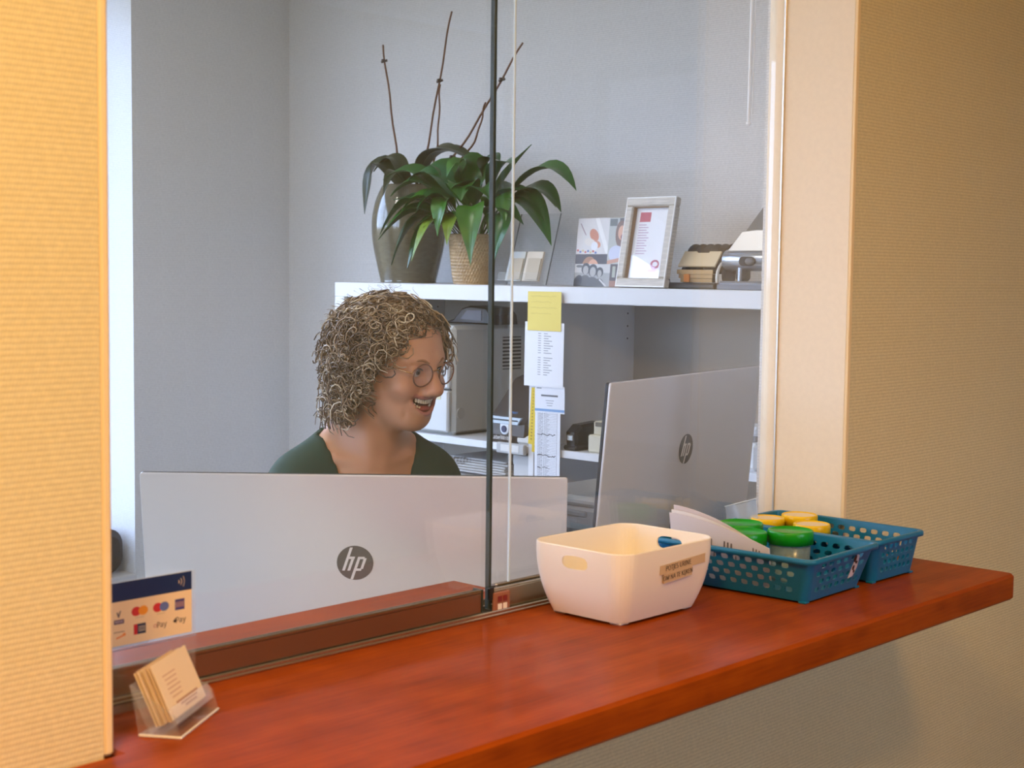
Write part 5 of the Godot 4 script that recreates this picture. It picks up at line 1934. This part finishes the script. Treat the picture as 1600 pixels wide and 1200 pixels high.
func surface_net(f: Field, lo: Vector3, hi: Vector3, cell: float, xf: Transform3D, paint: int) -> ArrayMesh:
	var nx := int(ceil((hi.x - lo.x) / cell)) + 1
	var ny := int(ceil((hi.y - lo.y) / cell)) + 1
	var nz := int(ceil((hi.z - lo.z) / cell)) + 1
	var g := PackedFloat32Array()
	g.resize(nx * ny * nz)
	var B := 6
	var reach := cell * B * 0.9 + 0.012
	for bz in range(0, nz, B):
		for by in range(0, ny, B):
			for bx_ in range(0, nx, B):
				var mid := lo + Vector3(bx_ + B * 0.5, by + B * 0.5, bz + B * 0.5) * cell
				var dm := f.at(mid)
				var far := absf(dm) > reach * 1.5
				for z in range(bz, mini(bz + B, nz)):
					for y in range(by, mini(by + B, ny)):
						var o := (z * ny + y) * nx
						for x in range(bx_, mini(bx_ + B, nx)):
							g[o + x] = dm if far else f.at(lo + Vector3(x, y, z) * cell)
	var vert := PackedVector3Array()
	var id := {}
	var dx := [0, 1, 0, 1, 0, 1, 0, 1]
	var dy := [0, 0, 1, 1, 0, 0, 1, 1]
	var dz := [0, 0, 0, 0, 1, 1, 1, 1]
	var edges := [0, 1, 2, 3, 4, 5, 6, 7, 0, 2, 1, 3, 4, 6, 5, 7, 0, 4, 1, 5, 2, 6, 3, 7]
	for z in nz - 1:
		for y in ny - 1:
			var o := (z * ny + y) * nx
			for x in nx - 1:
				var v0 := g[o + x]
				if absf(v0) > cell * 2.5:
					continue
				var c := PackedFloat32Array()
				c.resize(8)
				var m := 0
				for q in 8:
					c[q] = g[((z + dz[q]) * ny + y + dy[q]) * nx + x + dx[q]]
					if c[q] < 0.0:
						m += 1
				if m == 0 or m == 8:
					continue
				var sum := Vector3.ZERO
				var n := 0
				for e in range(0, 24, 2):
					var i: int = edges[e]
					var j: int = edges[e + 1]
					if (c[i] < 0.0) != (c[j] < 0.0):
						var t := c[i] / (c[i] - c[j])
						sum += Vector3(lerpf(dx[i], dx[j], t), lerpf(dy[i], dy[j], t), lerpf(dz[i], dz[j], t))
						n += 1
				id[o + x] = vert.size()
				vert.append(lo + (Vector3(x, y, z) + sum / n) * cell)
	var idx := PackedInt32Array()
	var nrm := PackedVector3Array()
	nrm.resize(vert.size())
	var step := [1, nx, nx * ny]
	for key in id:
		var x: int = key % nx
		var y: int = (key / nx) % ny
		var z: int = key / (nx * ny)
		var pos := [x, y, z]
		for ax in 3:
			var u := (ax + 1) % 3
			var v := (ax + 2) % 3
			if pos[u] == 0 or pos[v] == 0:
				continue
			var a0: float = g[key]
			var a1: float = g[key + step[ax]]
			if (a0 < 0.0) == (a1 < 0.0):
				continue
			var k1: int = key - step[u]
			var k2: int = key - step[u] - step[v]
			var k3: int = key - step[v]
			if not (id.has(k1) and id.has(k2) and id.has(k3)):
				continue
			var q := [id[key], id[k1], id[k2], id[k3]]
			if a0 < 0.0:
				q = [q[0], q[3], q[2], q[1]]
			# clockwise front faces
			idx.append_array(PackedInt32Array([q[0], q[1], q[2], q[0], q[2], q[3]]))
			var fn: Vector3 = -(vert[q[1]] - vert[q[0]]).cross(vert[q[2]] - vert[q[0]])
			for w in 4:
				nrm[q[w]] += fn
	var col := PackedColorArray()
	for i in vert.size():
		col.append(skin_tone(vert[i], paint))
		vert[i] = xf * vert[i]
		nrm[i] = (xf.basis * nrm[i]).normalized()
	var arr := []
	arr.resize(Mesh.ARRAY_MAX)
	arr[Mesh.ARRAY_VERTEX] = vert
	arr[Mesh.ARRAY_NORMAL] = nrm
	arr[Mesh.ARRAY_COLOR] = col
	arr[Mesh.ARRAY_INDEX] = idx
	var mesh := ArrayMesh.new()
	mesh.add_surface_from_arrays(Mesh.PRIMITIVE_TRIANGLES, arr)
	return mesh

const SKIN := Color(0.56, 0.275, 0.155)

# natural colouring of the skin: redder cheeks, nose and chest, pink lips
func skin_tone(p: Vector3, paint: int) -> Color:
	if paint == 0:
		return Color(1, 1, 1)
	var c := SKIN
	if paint == 2:
		var n := sin(p.x * 310.0 + 2.0 * sin(p.y * 170.0)) * sin(p.y * 270.0 + p.z * 150.0)
		return c.lerp(Color(0.46, 0.21, 0.13), clampf(0.06 + 0.10 * n, 0.0, 1.0))
	var nose := exp(-p.distance_squared_to(Vector3(0, -0.034, 0.112)) / 0.00022)
	c = c.lerp(Color(0.52, 0.21, 0.14), 0.6 * nose)
	for sx in [-1.0, 1.0]:
		c = c.lerp(Color(0.52, 0.22, 0.15), 0.45 * exp(-p.distance_squared_to(Vector3(sx * 0.042, -0.036, 0.075)) / 0.0006))
	# lips follow the open smile
	if p.z > 0.05:
		var u := clampf(absf(p.x) / 0.034, 0.0, 1.4)
		var up_lip := -0.0540 + 0.007 * u * u
		var low_lip := -0.0860 + 0.030 * u * u
		if absf(p.x) < 0.036 and p.y < up_lip + 0.0035 and p.y > low_lip - 0.0050:
			c = Color(0.42, 0.155, 0.125)
		var inner_top := up_lip - 0.002
		if absf(p.x) < 0.030 and p.y < inner_top - 0.001 and p.y > low_lip + 0.004 and p.z < mouth_z(p.x) - 0.008:
			c = Color(0.11, 0.025, 0.02)
	return c

func mouth_z(x: float) -> float:
	return 0.0925 - 12.0 * x * x

func build_person() -> void:
	var person := thing("person", "laughing woman with curly grey-blond hair, round glasses and dark green V-neck top", "person", Vector3(1.93, 0.0, -2.22))
	var base := person.position
	var skin := StandardMaterial3D.new()
	skin.vertex_color_use_as_albedo = true
	skin.roughness = 0.48
	skin.subsurf_scatter_enabled = true
	skin.subsurf_scatter_strength = 0.12
	# --- frames. The trunk half faces the hatch; the head is turned further towards it
	var fwd := Vector3(-0.40, 0, 0.917).normalized()
	var trunk := Transform3D(Basis(Vector3.UP.cross(fwd), Vector3.UP, fwd), Vector3(1.937, 1.128, -2.185) - base)
	var hf := Vector3(0.065, -0.125, 0.99).normalized()
	var hl := Vector3.UP.cross(hf).normalized()
	var hu := hf.cross(hl).normalized()
	hl = (hl + hu * 0.03).normalized()
	hu = hf.cross(hl).normalized()
	var head := Transform3D(Basis(hl, hu, hf), Vector3(1.966, 1.309, -2.066) - hf * 0.082 - base)
	# --- face and skull
	var f := Field.new()
	f.ellipsoid(Vector3(0, 0.036, -0.012), Vector3(0.075, 0.082, 0.094), 0.0)
	f.ellipsoid(Vector3(0, 0.030, 0.030), Vector3(0.066, 0.066, 0.060), 0.03)
	f.ellipsoid(Vector3(0, -0.030, 0.028), Vector3(0.060, 0.076, 0.060), 0.03)
	f.ellipsoid(Vector3(0, -0.058, 0.046), Vector3(0.041, 0.036, 0.038), 0.03)
	f.capsule(Vector3(-0.050, -0.050, 0.000), Vector3(-0.012, -0.098, 0.050), 0.022, 0.017, 0.03)
	f.capsule(Vector3(0.050, -0.050, 0.000), Vector3(0.012, -0.098, 0.050), 0.022, 0.017, 0.03)
	f.ellipsoid(Vector3(0, -0.101, 0.061), Vector3(0.018, 0.015, 0.016), 0.022)
	f.ellipsoid(Vector3(0, -0.092, 0.030), Vector3(0.040, 0.026, 0.045), 0.03)
	for sx in [-1.0, 1.0]:
		f.ellipsoid(Vector3(sx * 0.042, -0.035, 0.064), Vector3(0.023, 0.019, 0.022), 0.022)
		f.capsule(Vector3(sx * 0.012, 0.019, 0.088), Vector3(sx * 0.040, 0.021, 0.074), 0.010, 0.009, 0.016)
	f.capsule(Vector3(0, 0.012, 0.086), Vector3(0, -0.033, 0.111), 0.0085, 0.0125, 0.016)
	f.ellipsoid(Vector3(0, -0.037, 0.109), Vector3(0.013, 0.010, 0.013), 0.010)
	for sx in [-1.0, 1.0]:
		f.ellipsoid(Vector3(sx * 0.0135, -0.041, 0.099), Vector3(0.0085, 0.0075, 0.011), 0.008)
		f.ellipsoid(Vector3(sx * 0.032, -0.001, 0.096), Vector3(0.017, 0.010, 0.014), -0.014)
		f.ellipsoid(Vector3(sx * 0.032, 0.0005, 0.0790), Vector3(0.0150, 0.0125, 0.0125), 0.006)
		f.ellipsoid(Vector3(sx * 0.032, -0.0010, 0.0945), Vector3(0.0138, 0.0046, 0.012), -0.002)
		# laugh fold from nose to mouth corner
		f.capsule(Vector3(sx * 0.022, -0.040, 0.097), Vector3(sx * 0.041, -0.064, 0.080), 0.0022, 0.0022, -0.009)
		f.capsule(Vector3(sx * 0.045, -0.068, 0.075), Vector3(sx * 0.037, -0.094, 0.068), 0.0008, 0.0008, -0.007)
	# lips round an open smile, then the opening itself
	var upl := []
	var lol := []
	for i in 9:
		var x := lerpf(-0.033, 0.033, i / 8.0)
		var u := absf(x) / 0.034
		upl.append(Vector3(x, -0.0540 + 0.007 * u * u, mouth_z(x) - 0.001))
		lol.append(Vector3(x, -0.0860 + 0.030 * u * u, mouth_z(x) - 0.006))
	for i in 8:
		f.capsule(upl[i], upl[i + 1], 0.0040, 0.0040, 0.006)
		f.capsule(lol[i], lol[i + 1], 0.0050, 0.0050, 0.006)
	for i in 8:
		var p: Vector3 = (upl[i] + lol[i]) * 0.5
		var q: Vector3 = (upl[i + 1] + lol[i + 1]) * 0.5
		var gp: float = maxf((upl[i].y - lol[i].y) * 0.5 - 0.0035, 0.0008)
		var gq: float = maxf((upl[i + 1].y - lol[i + 1].y) * 0.5 - 0.0035, 0.0008)
		f.capsule(p + Vector3(0, 0, 0.004), q + Vector3(0, 0, 0.004), gp, gq, -0.002)
		f.capsule(p - Vector3(0, 0, 0.008), q - Vector3(0, 0, 0.008), gp, gq, -0.002)
	# ears, mostly under the hair
	for sx in [-1.0, 1.0]:
		f.ellipsoid(Vector3(sx * 0.076, -0.012, -0.006), Vector3(0.007, 0.031, 0.018), 0.008, Basis(Vector3(0, 1, 0), sx * 0.35))
		f.ellipsoid(Vector3(sx * 0.083, -0.010, 0.000), Vector3(0.006, 0.018, 0.010), -0.006)
	# neck down into the collar; the point is given in the head's frame
	var inv := head.affine_inverse()
	var throat := inv * (trunk * Vector3(0, 0.0, -0.040))
	var nape := inv * (trunk * Vector3(0, 0.055, -0.075))
	f.capsule(Vector3(0, -0.055, -0.020), throat, 0.050, 0.054, 0.03)
	f.capsule(Vector3(0, -0.030, -0.045), nape, 0.048, 0.054, 0.03)
	# collar bones and the cords of the neck, then the chest so that one skin runs down into the V
	trunk_field(f, 0.0015, inv * trunk)
	for sx in [-1.0, 1.0]:
		f.capsule(inv * (trunk * Vector3(sx * 0.014, -0.014, 0.008)), inv * (trunk * Vector3(sx * 0.075, 0.000, -0.012)), 0.006, 0.004, 0.016)
		f.capsule(inv * (trunk * Vector3(sx * 0.010, -0.008, 0.006)), Vector3(sx * 0.052, -0.050, -0.025), 0.008, 0.010, 0.018)
	var body := put("head_and_neck", surface_net(f, Vector3(-0.17, -0.345, -0.17), Vector3(0.17, 0.13, 0.16), 0.0035, head, 1), skin, person)
	# --- trunk, arms, thighs (skin below the clothes; the arms rest on the desk)
	var bf := Field.new()
	trunk_field(bf, -0.001)
	var tm := surface_net(bf, Vector3(-0.30, -0.52, -0.24), Vector3(0.30, 0.13, 0.34), 0.0105, trunk, 2)
	var whole := ArrayMesh.new()
	whole.add_surface_from_arrays(Mesh.PRIMITIVE_TRIANGLES, body.mesh.surface_get_arrays(0))
	whole.add_surface_from_arrays(Mesh.PRIMITIVE_TRIANGLES, tm.surface_get_arrays(0))
	for sx in [-1.0, 1.0]:
		var hm := hand_mesh(sx, trunk)
		whole.add_surface_from_arrays(Mesh.PRIMITIVE_TRIANGLES, hm.surface_get_arrays(0))
	body.mesh = whole
	body.name = "body"
	# --- dark green top
	var gf := Field.new()
	trunk_field(gf, 0.0085)
	# open V at the front and round the neck
	gf.ellipsoid(Vector3(0, 0.085, -0.055), Vector3(0.088, 0.085, 0.080), -0.005)
	gf.wedge(-0.235, 0.045, -0.060, 0.100, 0.004, 0.004, -0.004)
	for sx in [-1.0, 1.0]:
		gf.capsule(Vector3(sx * 0.165, -0.34, 0.14), Vector3(sx * 0.05, -0.38, 0.34), 0.06, 0.07, -0.004)
	var cloth := grain(Color(0.010, 0.042, 0.025).linear_to_srgb(), 0.85, 0.08, 0.02, Vector3(6, 6, 6), "jersey")
	cloth.rim_enabled = true
	cloth.rim = 0.12
	cloth.rim_tint = 0.6
	put("green_top", surface_net(gf, Vector3(-0.31, -0.53, -0.25), Vector3(0.31, 0.14, 0.34), 0.008, trunk, 0), cloth, person)
	# stitched collar edge along the V
	for sx in [-1.0, 1.0]:
		pass
	# --- trousers on the chair
	var lf := Field.new()
	for sx in [-1.0, 1.0]:
		lf.capsule(Vector3(sx * 0.085, -0.56, -0.04), Vector3(sx * 0.10, -0.555, 0.36), 0.088, 0.066, 0.03)
		lf.capsule(Vector3(sx * 0.10, -0.555, 0.36), Vector3(sx * 0.10, -0.98, 0.33), 0.064, 0.045, 0.02)
		lf.capsule(Vector3(sx * 0.10, -1.07, 0.30), Vector3(sx * 0.10, -1.085, 0.44), 0.042, 0.036, 0.02)
	lf.ellipsoid(Vector3(0, -0.52, -0.06), Vector3(0.17, 0.11, 0.13), 0.03)
	put("trousers", surface_net(lf, Vector3(-0.24, -1.14, -0.24), Vector3(0.24, -0.38, 0.52), 0.016, trunk, 0), mat(srgb(38, 40, 48), 0.8), person)
	face_details(person, head)
	hair(person, head)
	glasses(person, head)
	# --- the chair under her
	var ch := thing("office_chair", "black office chair under the laughing woman", "chair", Vector3(trunk.origin.x + base.x, 0, trunk.origin.z + base.z), atan2(fwd.x, fwd.z))
	var blk := mat(srgb(34, 34, 36), 0.7)
	obj("seat", one_box(Vector3(0, 0.445, 0.02), Vector3(0.46, 0.06, 0.44), 0.025), blk, ch)
	obj("backrest", one_box(Vector3(0, 0.72, -0.235), Vector3(0.40, 0.40, 0.04), 0.018), blk, ch)
	obj("back_post", one_box(Vector3(0, 0.52, -0.245), Vector3(0.05, 0.22, 0.02), 0.006), blk, ch)
	var s := mb(true)
	bar(s, Vector3(0, 0.09, 0), Vector3(0, 0.42, 0), 0.028, 14)
	obj("gas_lift", s, mat(srgb(70, 70, 74), 0.3, 0.6), ch)
	for k in 5:
		var a := TAU * k / 5.0
		s = mb(true)
		tube(s, PackedVector3Array([Vector3(0, 0.10, 0), Vector3(cos(a) * 0.28, 0.065, sin(a) * 0.28)]), 0.022, 0.015, 8)
		obj("leg", s, blk, ch)
		s = mb(true)
		ball(s, Vector3(cos(a) * 0.28, 0.027, sin(a) * 0.28), Vector3(0.027, 0.027, 0.027), Basis(), 12, 8)
		obj("caster", s, blk, ch)

func trunk_field(f: Field, grow: float, at := Transform3D()) -> void:
	var g := grow
	var o := at.basis
	f.ellipsoid(at * Vector3(0, -0.150, -0.070), Vector3(0.140 + g, 0.165 + g, 0.098 + g), 0.03, o)
	f.ellipsoid(at * Vector3(0, -0.360, -0.060), Vector3(0.138 + g, 0.190 + g, 0.110 + g), 0.06, o)
	f.capsule(at * Vector3(-0.09, -0.034, -0.060), at * Vector3(0.09, -0.034, -0.060), 0.040 + g, 0.040 + g, 0.05)
	for sx in [-1.0, 1.0]:
		f.ellipsoid(at * Vector3(sx * 0.068, -0.195, 0.015), Vector3(0.066 + g, 0.068 + g, 0.062 + g), 0.04, o)
		f.capsule(at * Vector3(sx * 0.025, 0.055, -0.066), at * Vector3(sx * 0.128, -0.036, -0.062), 0.034 + g, 0.038 + g, 0.04)
		f.ellipsoid(at * Vector3(sx * 0.140, -0.064, -0.060), Vector3(0.050 + g, 0.056 + g, 0.056 + g), 0.04, o)
		f.capsule(at * Vector3(sx * 0.146, -0.075, -0.060), at * Vector3(sx * 0.185, -0.290, 0.030), 0.046 + g, 0.038 + g, 0.03)
		f.capsule(at * Vector3(sx * 0.185, -0.290, 0.030), at * Vector3(sx * 0.110, -0.345, 0.235), 0.038 + g, 0.025 + g * 0.5, 0.02)
	f.capsule(at * Vector3(0, 0.050, -0.060), at * Vector3(0, -0.040, -0.050), 0.052 + g * 0.4, 0.060 + g, 0.04)

# a hand lying on the desk: palm, four bent fingers of different lengths, a thumb from the side of the palm
func hand_mesh(sx: float, trunk: Transform3D) -> ArrayMesh:
	var f := Field.new()
	f.ellipsoid(Vector3(0, 0.0, 0.030), Vector3(0.034, 0.014, 0.045), 0.0)
	f.capsule(Vector3(0, 0.004, -0.03), Vector3(0, 0.0, 0.02), 0.024, 0.020, 0.02)
	var lens := [0.066, 0.076, 0.070, 0.054]
	for i in 4:
		var x: float = (-0.0255 + 0.017 * i) * -sx
		var l: float = lens[i]
		var k0 := Vector3(x, 0.002, 0.062)
		var k1 := k0 + Vector3(x * 0.10, 0.004, l * 0.45)
		var k2 := k1 + Vector3(x * 0.06, -0.008, l * 0.32)
		var k3 := k2 + Vector3(0, -0.010, l * 0.22)
		f.capsule(k0, k1, 0.0095, 0.0088, 0.006)
		f.capsule(k1, k2, 0.0088, 0.0080, 0.003)
		f.capsule(k2, k3, 0.0080, 0.0070, 0.003)
	var t0 := Vector3(0.026 * -sx, -0.002, 0.012) * Vector3(-1, 1, 1)
	f.capsule(t0, t0 + Vector3(0.022 * sx, -0.004, 0.026), 0.013, 0.0105, 0.012)
	f.capsule(t0 + Vector3(0.022 * sx, -0.004, 0.026), t0 + Vector3(0.028 * sx, -0.008, 0.054), 0.0102, 0.0082, 0.004)
	var dir := Vector3(-sx * 0.085, -0.030, 0.205).normalized()
	var place := Transform3D(Basis(Vector3.UP.cross(dir).normalized(), dir.cross(Vector3.UP.cross(dir).normalized()), dir), Vector3(sx * 0.116, -0.352, 0.245))
	return surface_net(f, Vector3(-0.075, -0.045, -0.06), Vector3(0.075, 0.04, 0.155), 0.0034, trunk * place, 2)

func face_details(person: Node3D, head: Transform3D) -> void:
	var white_eye := mat(srgb(178, 168, 160), 0.2)
	for sx in [-1.0, 1.0]:
		var c := Vector3(sx * 0.032, -0.0010, 0.0795)
		var s := mb(true)
		ball(s, head * c, Vector3(0.0118, 0.0118, 0.0118), head.basis, 20, 14)
		var e := obj("eye", s, white_eye, person)
		var look := (Vector3(-0.12, -0.05, 1.0)).normalized()
		var up := Vector3(0, 1, 0)
		var right := up.cross(look).normalized()
		var ix := Transform3D(Basis(right, look.cross(right), look), c)
		s = mb(true)
		var rows := []
		for i in 5:
			var a := 0.46 * (1.0 - i / 4.0)
			var row := PackedVector3Array()
			for j in 18:
				var th := TAU * j / 18.0
				row.append(head * (ix * Vector3(sin(a) * cos(th) * 0.01195, sin(a) * sin(th) * 0.01195, cos(a) * 0.01195)))
			rows.append(row)
		sheet(s, rows, true, 0)
		obj("iris", s, mat(srgb(52, 58, 60), 0.12), e)
		s = mb(true)
		rows = []
		for i in 4:
			var a := 0.20 * (1.0 - i / 3.0)
			var row := PackedVector3Array()
			for j in 14:
				var th := TAU * j / 14.0
				row.append(head * (ix * Vector3(sin(a) * cos(th) * 0.0121, sin(a) * sin(th) * 0.0121, cos(a) * 0.0121)))
			rows.append(row)
		sheet(s, rows, true, 0)
		obj("pupil", s, mat(srgb(14, 12, 12), 0.1), e)
		# brow and lashes
		s = mb(true)
		tube(s, curve([head * Vector3(sx * 0.013, 0.0165, 0.0975), head * Vector3(sx * 0.030, 0.0225, 0.0925), head * Vector3(sx * 0.047, 0.0165, 0.079)], 10), 0.0034, 0.0018, 6)
		obj("eyebrow", s, mat(srgb(150, 104, 72), 0.8), person)
		s = mb(true)
		tube(s, curve([head * Vector3(sx * 0.020, 0.0020, 0.0888), head * Vector3(sx * 0.032, 0.0060, 0.0910), head * Vector3(sx * 0.0450, 0.0005, 0.0835)], 8), 0.0016, 0.0009, 5)
		obj("lashes", s, mat(srgb(52, 36, 30), 0.8), person)
	# two rows of teeth
	var enamel := mat(srgb(232, 222, 204), 0.2)
	for row in 2:
		var n := 10
		var grp := Node3D.new()
		grp.name = "upper_teeth" if row == 0 else "lower_teeth"
		person.add_child(grp, true)
		for i in n:
			var x := lerpf(-0.0250, 0.0250, (i + 0.5) / n)
			var u := absf(x) / 0.034
			var z := mouth_z(x) - (0.0052 if row == 0 else 0.0085) - 0.0025 * u * u
			var y := (-0.0618 + 0.0066 * u * u) if row == 0 else (-0.0772 + 0.0215 * u * u)
			var hgt := (0.0102 - 0.0034 * u) if row == 0 else (0.0068 - 0.003 * u)
			var at := Transform3D(Basis(Vector3(0, 1, 0), x * 20.0), Vector3(x, y, z))
			obj("tooth", one_box(Vector3.ZERO, Vector3(0.0048, hgt, 0.004), 0.0012, head * at), enamel, grp)
	var s := mb(true)
	ball(s, head * Vector3(0, -0.0765, 0.074), Vector3(0.018, 0.007, 0.018), head.basis, 14, 8)
	obj("tongue", s, mat(srgb(150, 72, 66), 0.35), person)

func glasses(person: Node3D, head: Transform3D) -> void:
	var g := Node3D.new()
	g.name = "glasses"
	person.add_child(g, true)
	var rimm := mat(srgb(122, 84, 66), 0.3, 0.2)
	var gold := mat(Color(0.78, 0.60, 0.42), 0.25, 0.85)
	for sx in [-1.0, 1.0]:
		var fr := Transform3D(Basis(Vector3(0, 1, 0), sx * 0.13) * Basis(Vector3(1, 0, 0), 0.10), Vector3(sx * 0.0335, -0.005, 0.1035))
		var ring := PackedVector3Array()
		for k in 37:
			var a := TAU * k / 36.0
			ring.append(head * (fr * Vector3(cos(a) * 0.0235, sin(a) * 0.0222, 0)))
		var s := mb(true)
		tube(s, ring, 0.0016, 0.0016, 8, false)
		obj("rim", s, rimm, g)
		s = mb()
		for k in 36:
			var a := TAU * k / 36.0
			var b := TAU * (k + 1) / 36.0
			tri(s, head * (fr * Vector3(0, 0, 0.001)), head * (fr * Vector3(cos(a) * 0.0232, sin(a) * 0.0219, 0)), head * (fr * Vector3(cos(b) * 0.0232, sin(b) * 0.0219, 0)))
		obj("lens", s, clear(Color(0.80, 0.76, 0.82), 0.10), g)
		s = mb(true)
		tube(s, curve([head * Vector3(sx * 0.0565, 0.000, 0.099), head * Vector3(sx * 0.067, 0.003, 0.086), head * Vector3(sx * 0.0765, 0.008, 0.03), head * Vector3(sx * 0.0795, 0.006, -0.01)], 18), 0.0015, 0.0013, 8)
		obj("temple", s, gold, g)
	var s := mb(true)
	tube(s, curve([head * Vector3(-0.0115, 0.000, 0.1055), head * Vector3(0, 0.0045, 0.1085), head * Vector3(0.0115, 0.000, 0.1055)], 8), 0.0013, 0.0013, 8)
	obj("bridge", s, gold, g)

# curls: a soft dark cap with some thousand coiled locks growing out of it
func hair(person: Node3D, head: Transform3D) -> void:
	var f := Field.new()
	f.ellipsoid(Vector3(0, 0.042, -0.026), Vector3(0.092, 0.080, 0.104), 0.0)
	f.ellipsoid(Vector3(0, -0.020, -0.070), Vector3(0.086, 0.090, 0.058), 0.03)
	f.ellipsoid(Vector3(0, -0.085, -0.080), Vector3(0.066, 0.050, 0.040), 0.03)
	for sx in [-1.0, 1.0]:
		f.ellipsoid(Vector3(sx * 0.076, 0.015, -0.020), Vector3(0.022, 0.056, 0.046), 0.02)
	f.ellipsoid(Vector3(0, 0.005, 0.098), Vector3(0.072, 0.060, 0.055), -0.012)
	f.ellipsoid(Vector3(0, -0.100, 0.040), Vector3(0.12, 0.085, 0.058), -0.012)
	var dark := mat(srgb(62, 48, 38), 0.8)
	var cap := put("hair", surface_net(f, Vector3(-0.14, -0.16, -0.17), Vector3(0.14, 0.16, 0.10), 0.007, head, 0), dark, person)
	var tones := [srgb(88, 68, 50), srgb(124, 101, 76), srgb(160, 137, 108), srgb(204, 187, 160)]
	var share := [0.30, 0.36, 0.23, 0.11]
	var r := RandomNumberGenerator.new()
	r.seed = 41
	var names := ["brown locks", "light brown locks", "dark blond locks", "grey blond highlights"]
	for tone in 4:
		var s := mb(true)
		var want := int(2300 * share[tone])
		var made := 0
		var tries := 0
		while made < want and tries < want * 12:
			tries += 1
			# a root on an oval scalp, in the hair-bearing region
			var d := Vector3(r.randfn(), r.randfn(), r.randfn()).normalized()
			var root := Vector3(0, 0.032, -0.024) + d * Vector3(0.085, 0.077, 0.100)
			if r.randf() < 0.34:
				# lower back and sides
				var an := r.randf_range(-2.1, 2.1)
				root = Vector3(sin(an) * 0.080, r.randf_range(-0.105, 0.02), -0.030 - cos(an) * 0.070)
				d = Vector3(sin(an), -0.1, -cos(an)).normalized()
			if root.z > 0.054 and root.y < 0.074:
				continue
			if root.z > 0.005 and root.y < 0.044 - 0.9 * (0.056 - root.z):
				continue
			if root.z > -0.020 and root.y < -0.040:
				continue
			if root.x > 0.02 and root.z > -0.05 and root.y < 0.0:
				continue
			made += 1
			var front := smoothstep(0.0, 0.06, root.z)
			var long := r.randf_range(0.045, 0.088) * lerpf(1.0, 0.58, front)
			var coil := r.randf_range(0.0065, 0.0145)
			var turns := r.randf_range(1.4, 2.8)
			var ph := r.randf() * TAU
			var side := d.cross(Vector3(0, 1, 0))
			if side.length() < 0.1:
				side = d.cross(Vector3(1, 0, 0))
			side = side.normalized()
			var lay := d.cross(side).normalized()
			var slant := side * r.randf_range(-0.6, 0.6) + Vector3(0, -0.5, 0) + Vector3(0, 0, 0.25 if front > 0.3 else -0.05)
			var pts := PackedVector3Array()
			var n := 16
			for i in n + 1:
				var t := float(i) / n
				var a := ph + TAU * turns * t
				var grow := d * (long * (t - 0.42 * t * t)) + slant * (long * 0.75 * t * t)
				var c := coil * smoothstep(0.0, 0.25, t) * (1.0 + 0.15 * t)
				pts.append(head * (root + grow + side * (cos(a) * c) + lay * (sin(a) * c) + d * (0.3 * c * sin(a * 0.5 + ph))))
			var rad := r.randf_range(0.0011, 0.0028)
			tube(s, pts, rad, rad * 0.5, 4, false)
		# fine flyaway threads
		for q in 45:
			var d := Vector3(r.randfn(), absf(r.randfn()) * 0.9 - 0.3, -absf(r.randfn()) + 0.1).normalized()
			var root := Vector3(0, 0.030, -0.026) + d * Vector3(0.105, 0.105, 0.118)
			var pts := PackedVector3Array()
			var ph := r.randf() * TAU
			var sd := d.cross(Vector3(0.3, 1, 0.2)).normalized()
			for i in 9:
				var t := i / 8.0
				pts.append(head * (root + d * (0.030 * t) + sd * (0.012 * sin(ph + t * 5.0)) + Vector3(0, -0.010 * t * t, 0.008 * cos(ph + t * 6.0))))
			tube(s, pts, 0.0005, 0.0003, 3, false)
		var m := mat(tones[tone], 0.42)
		var locks := obj("curly_locks", s, m, cap)
		locks.set_meta("kind", "stuff")
		locks.set_meta("label", names[tone])
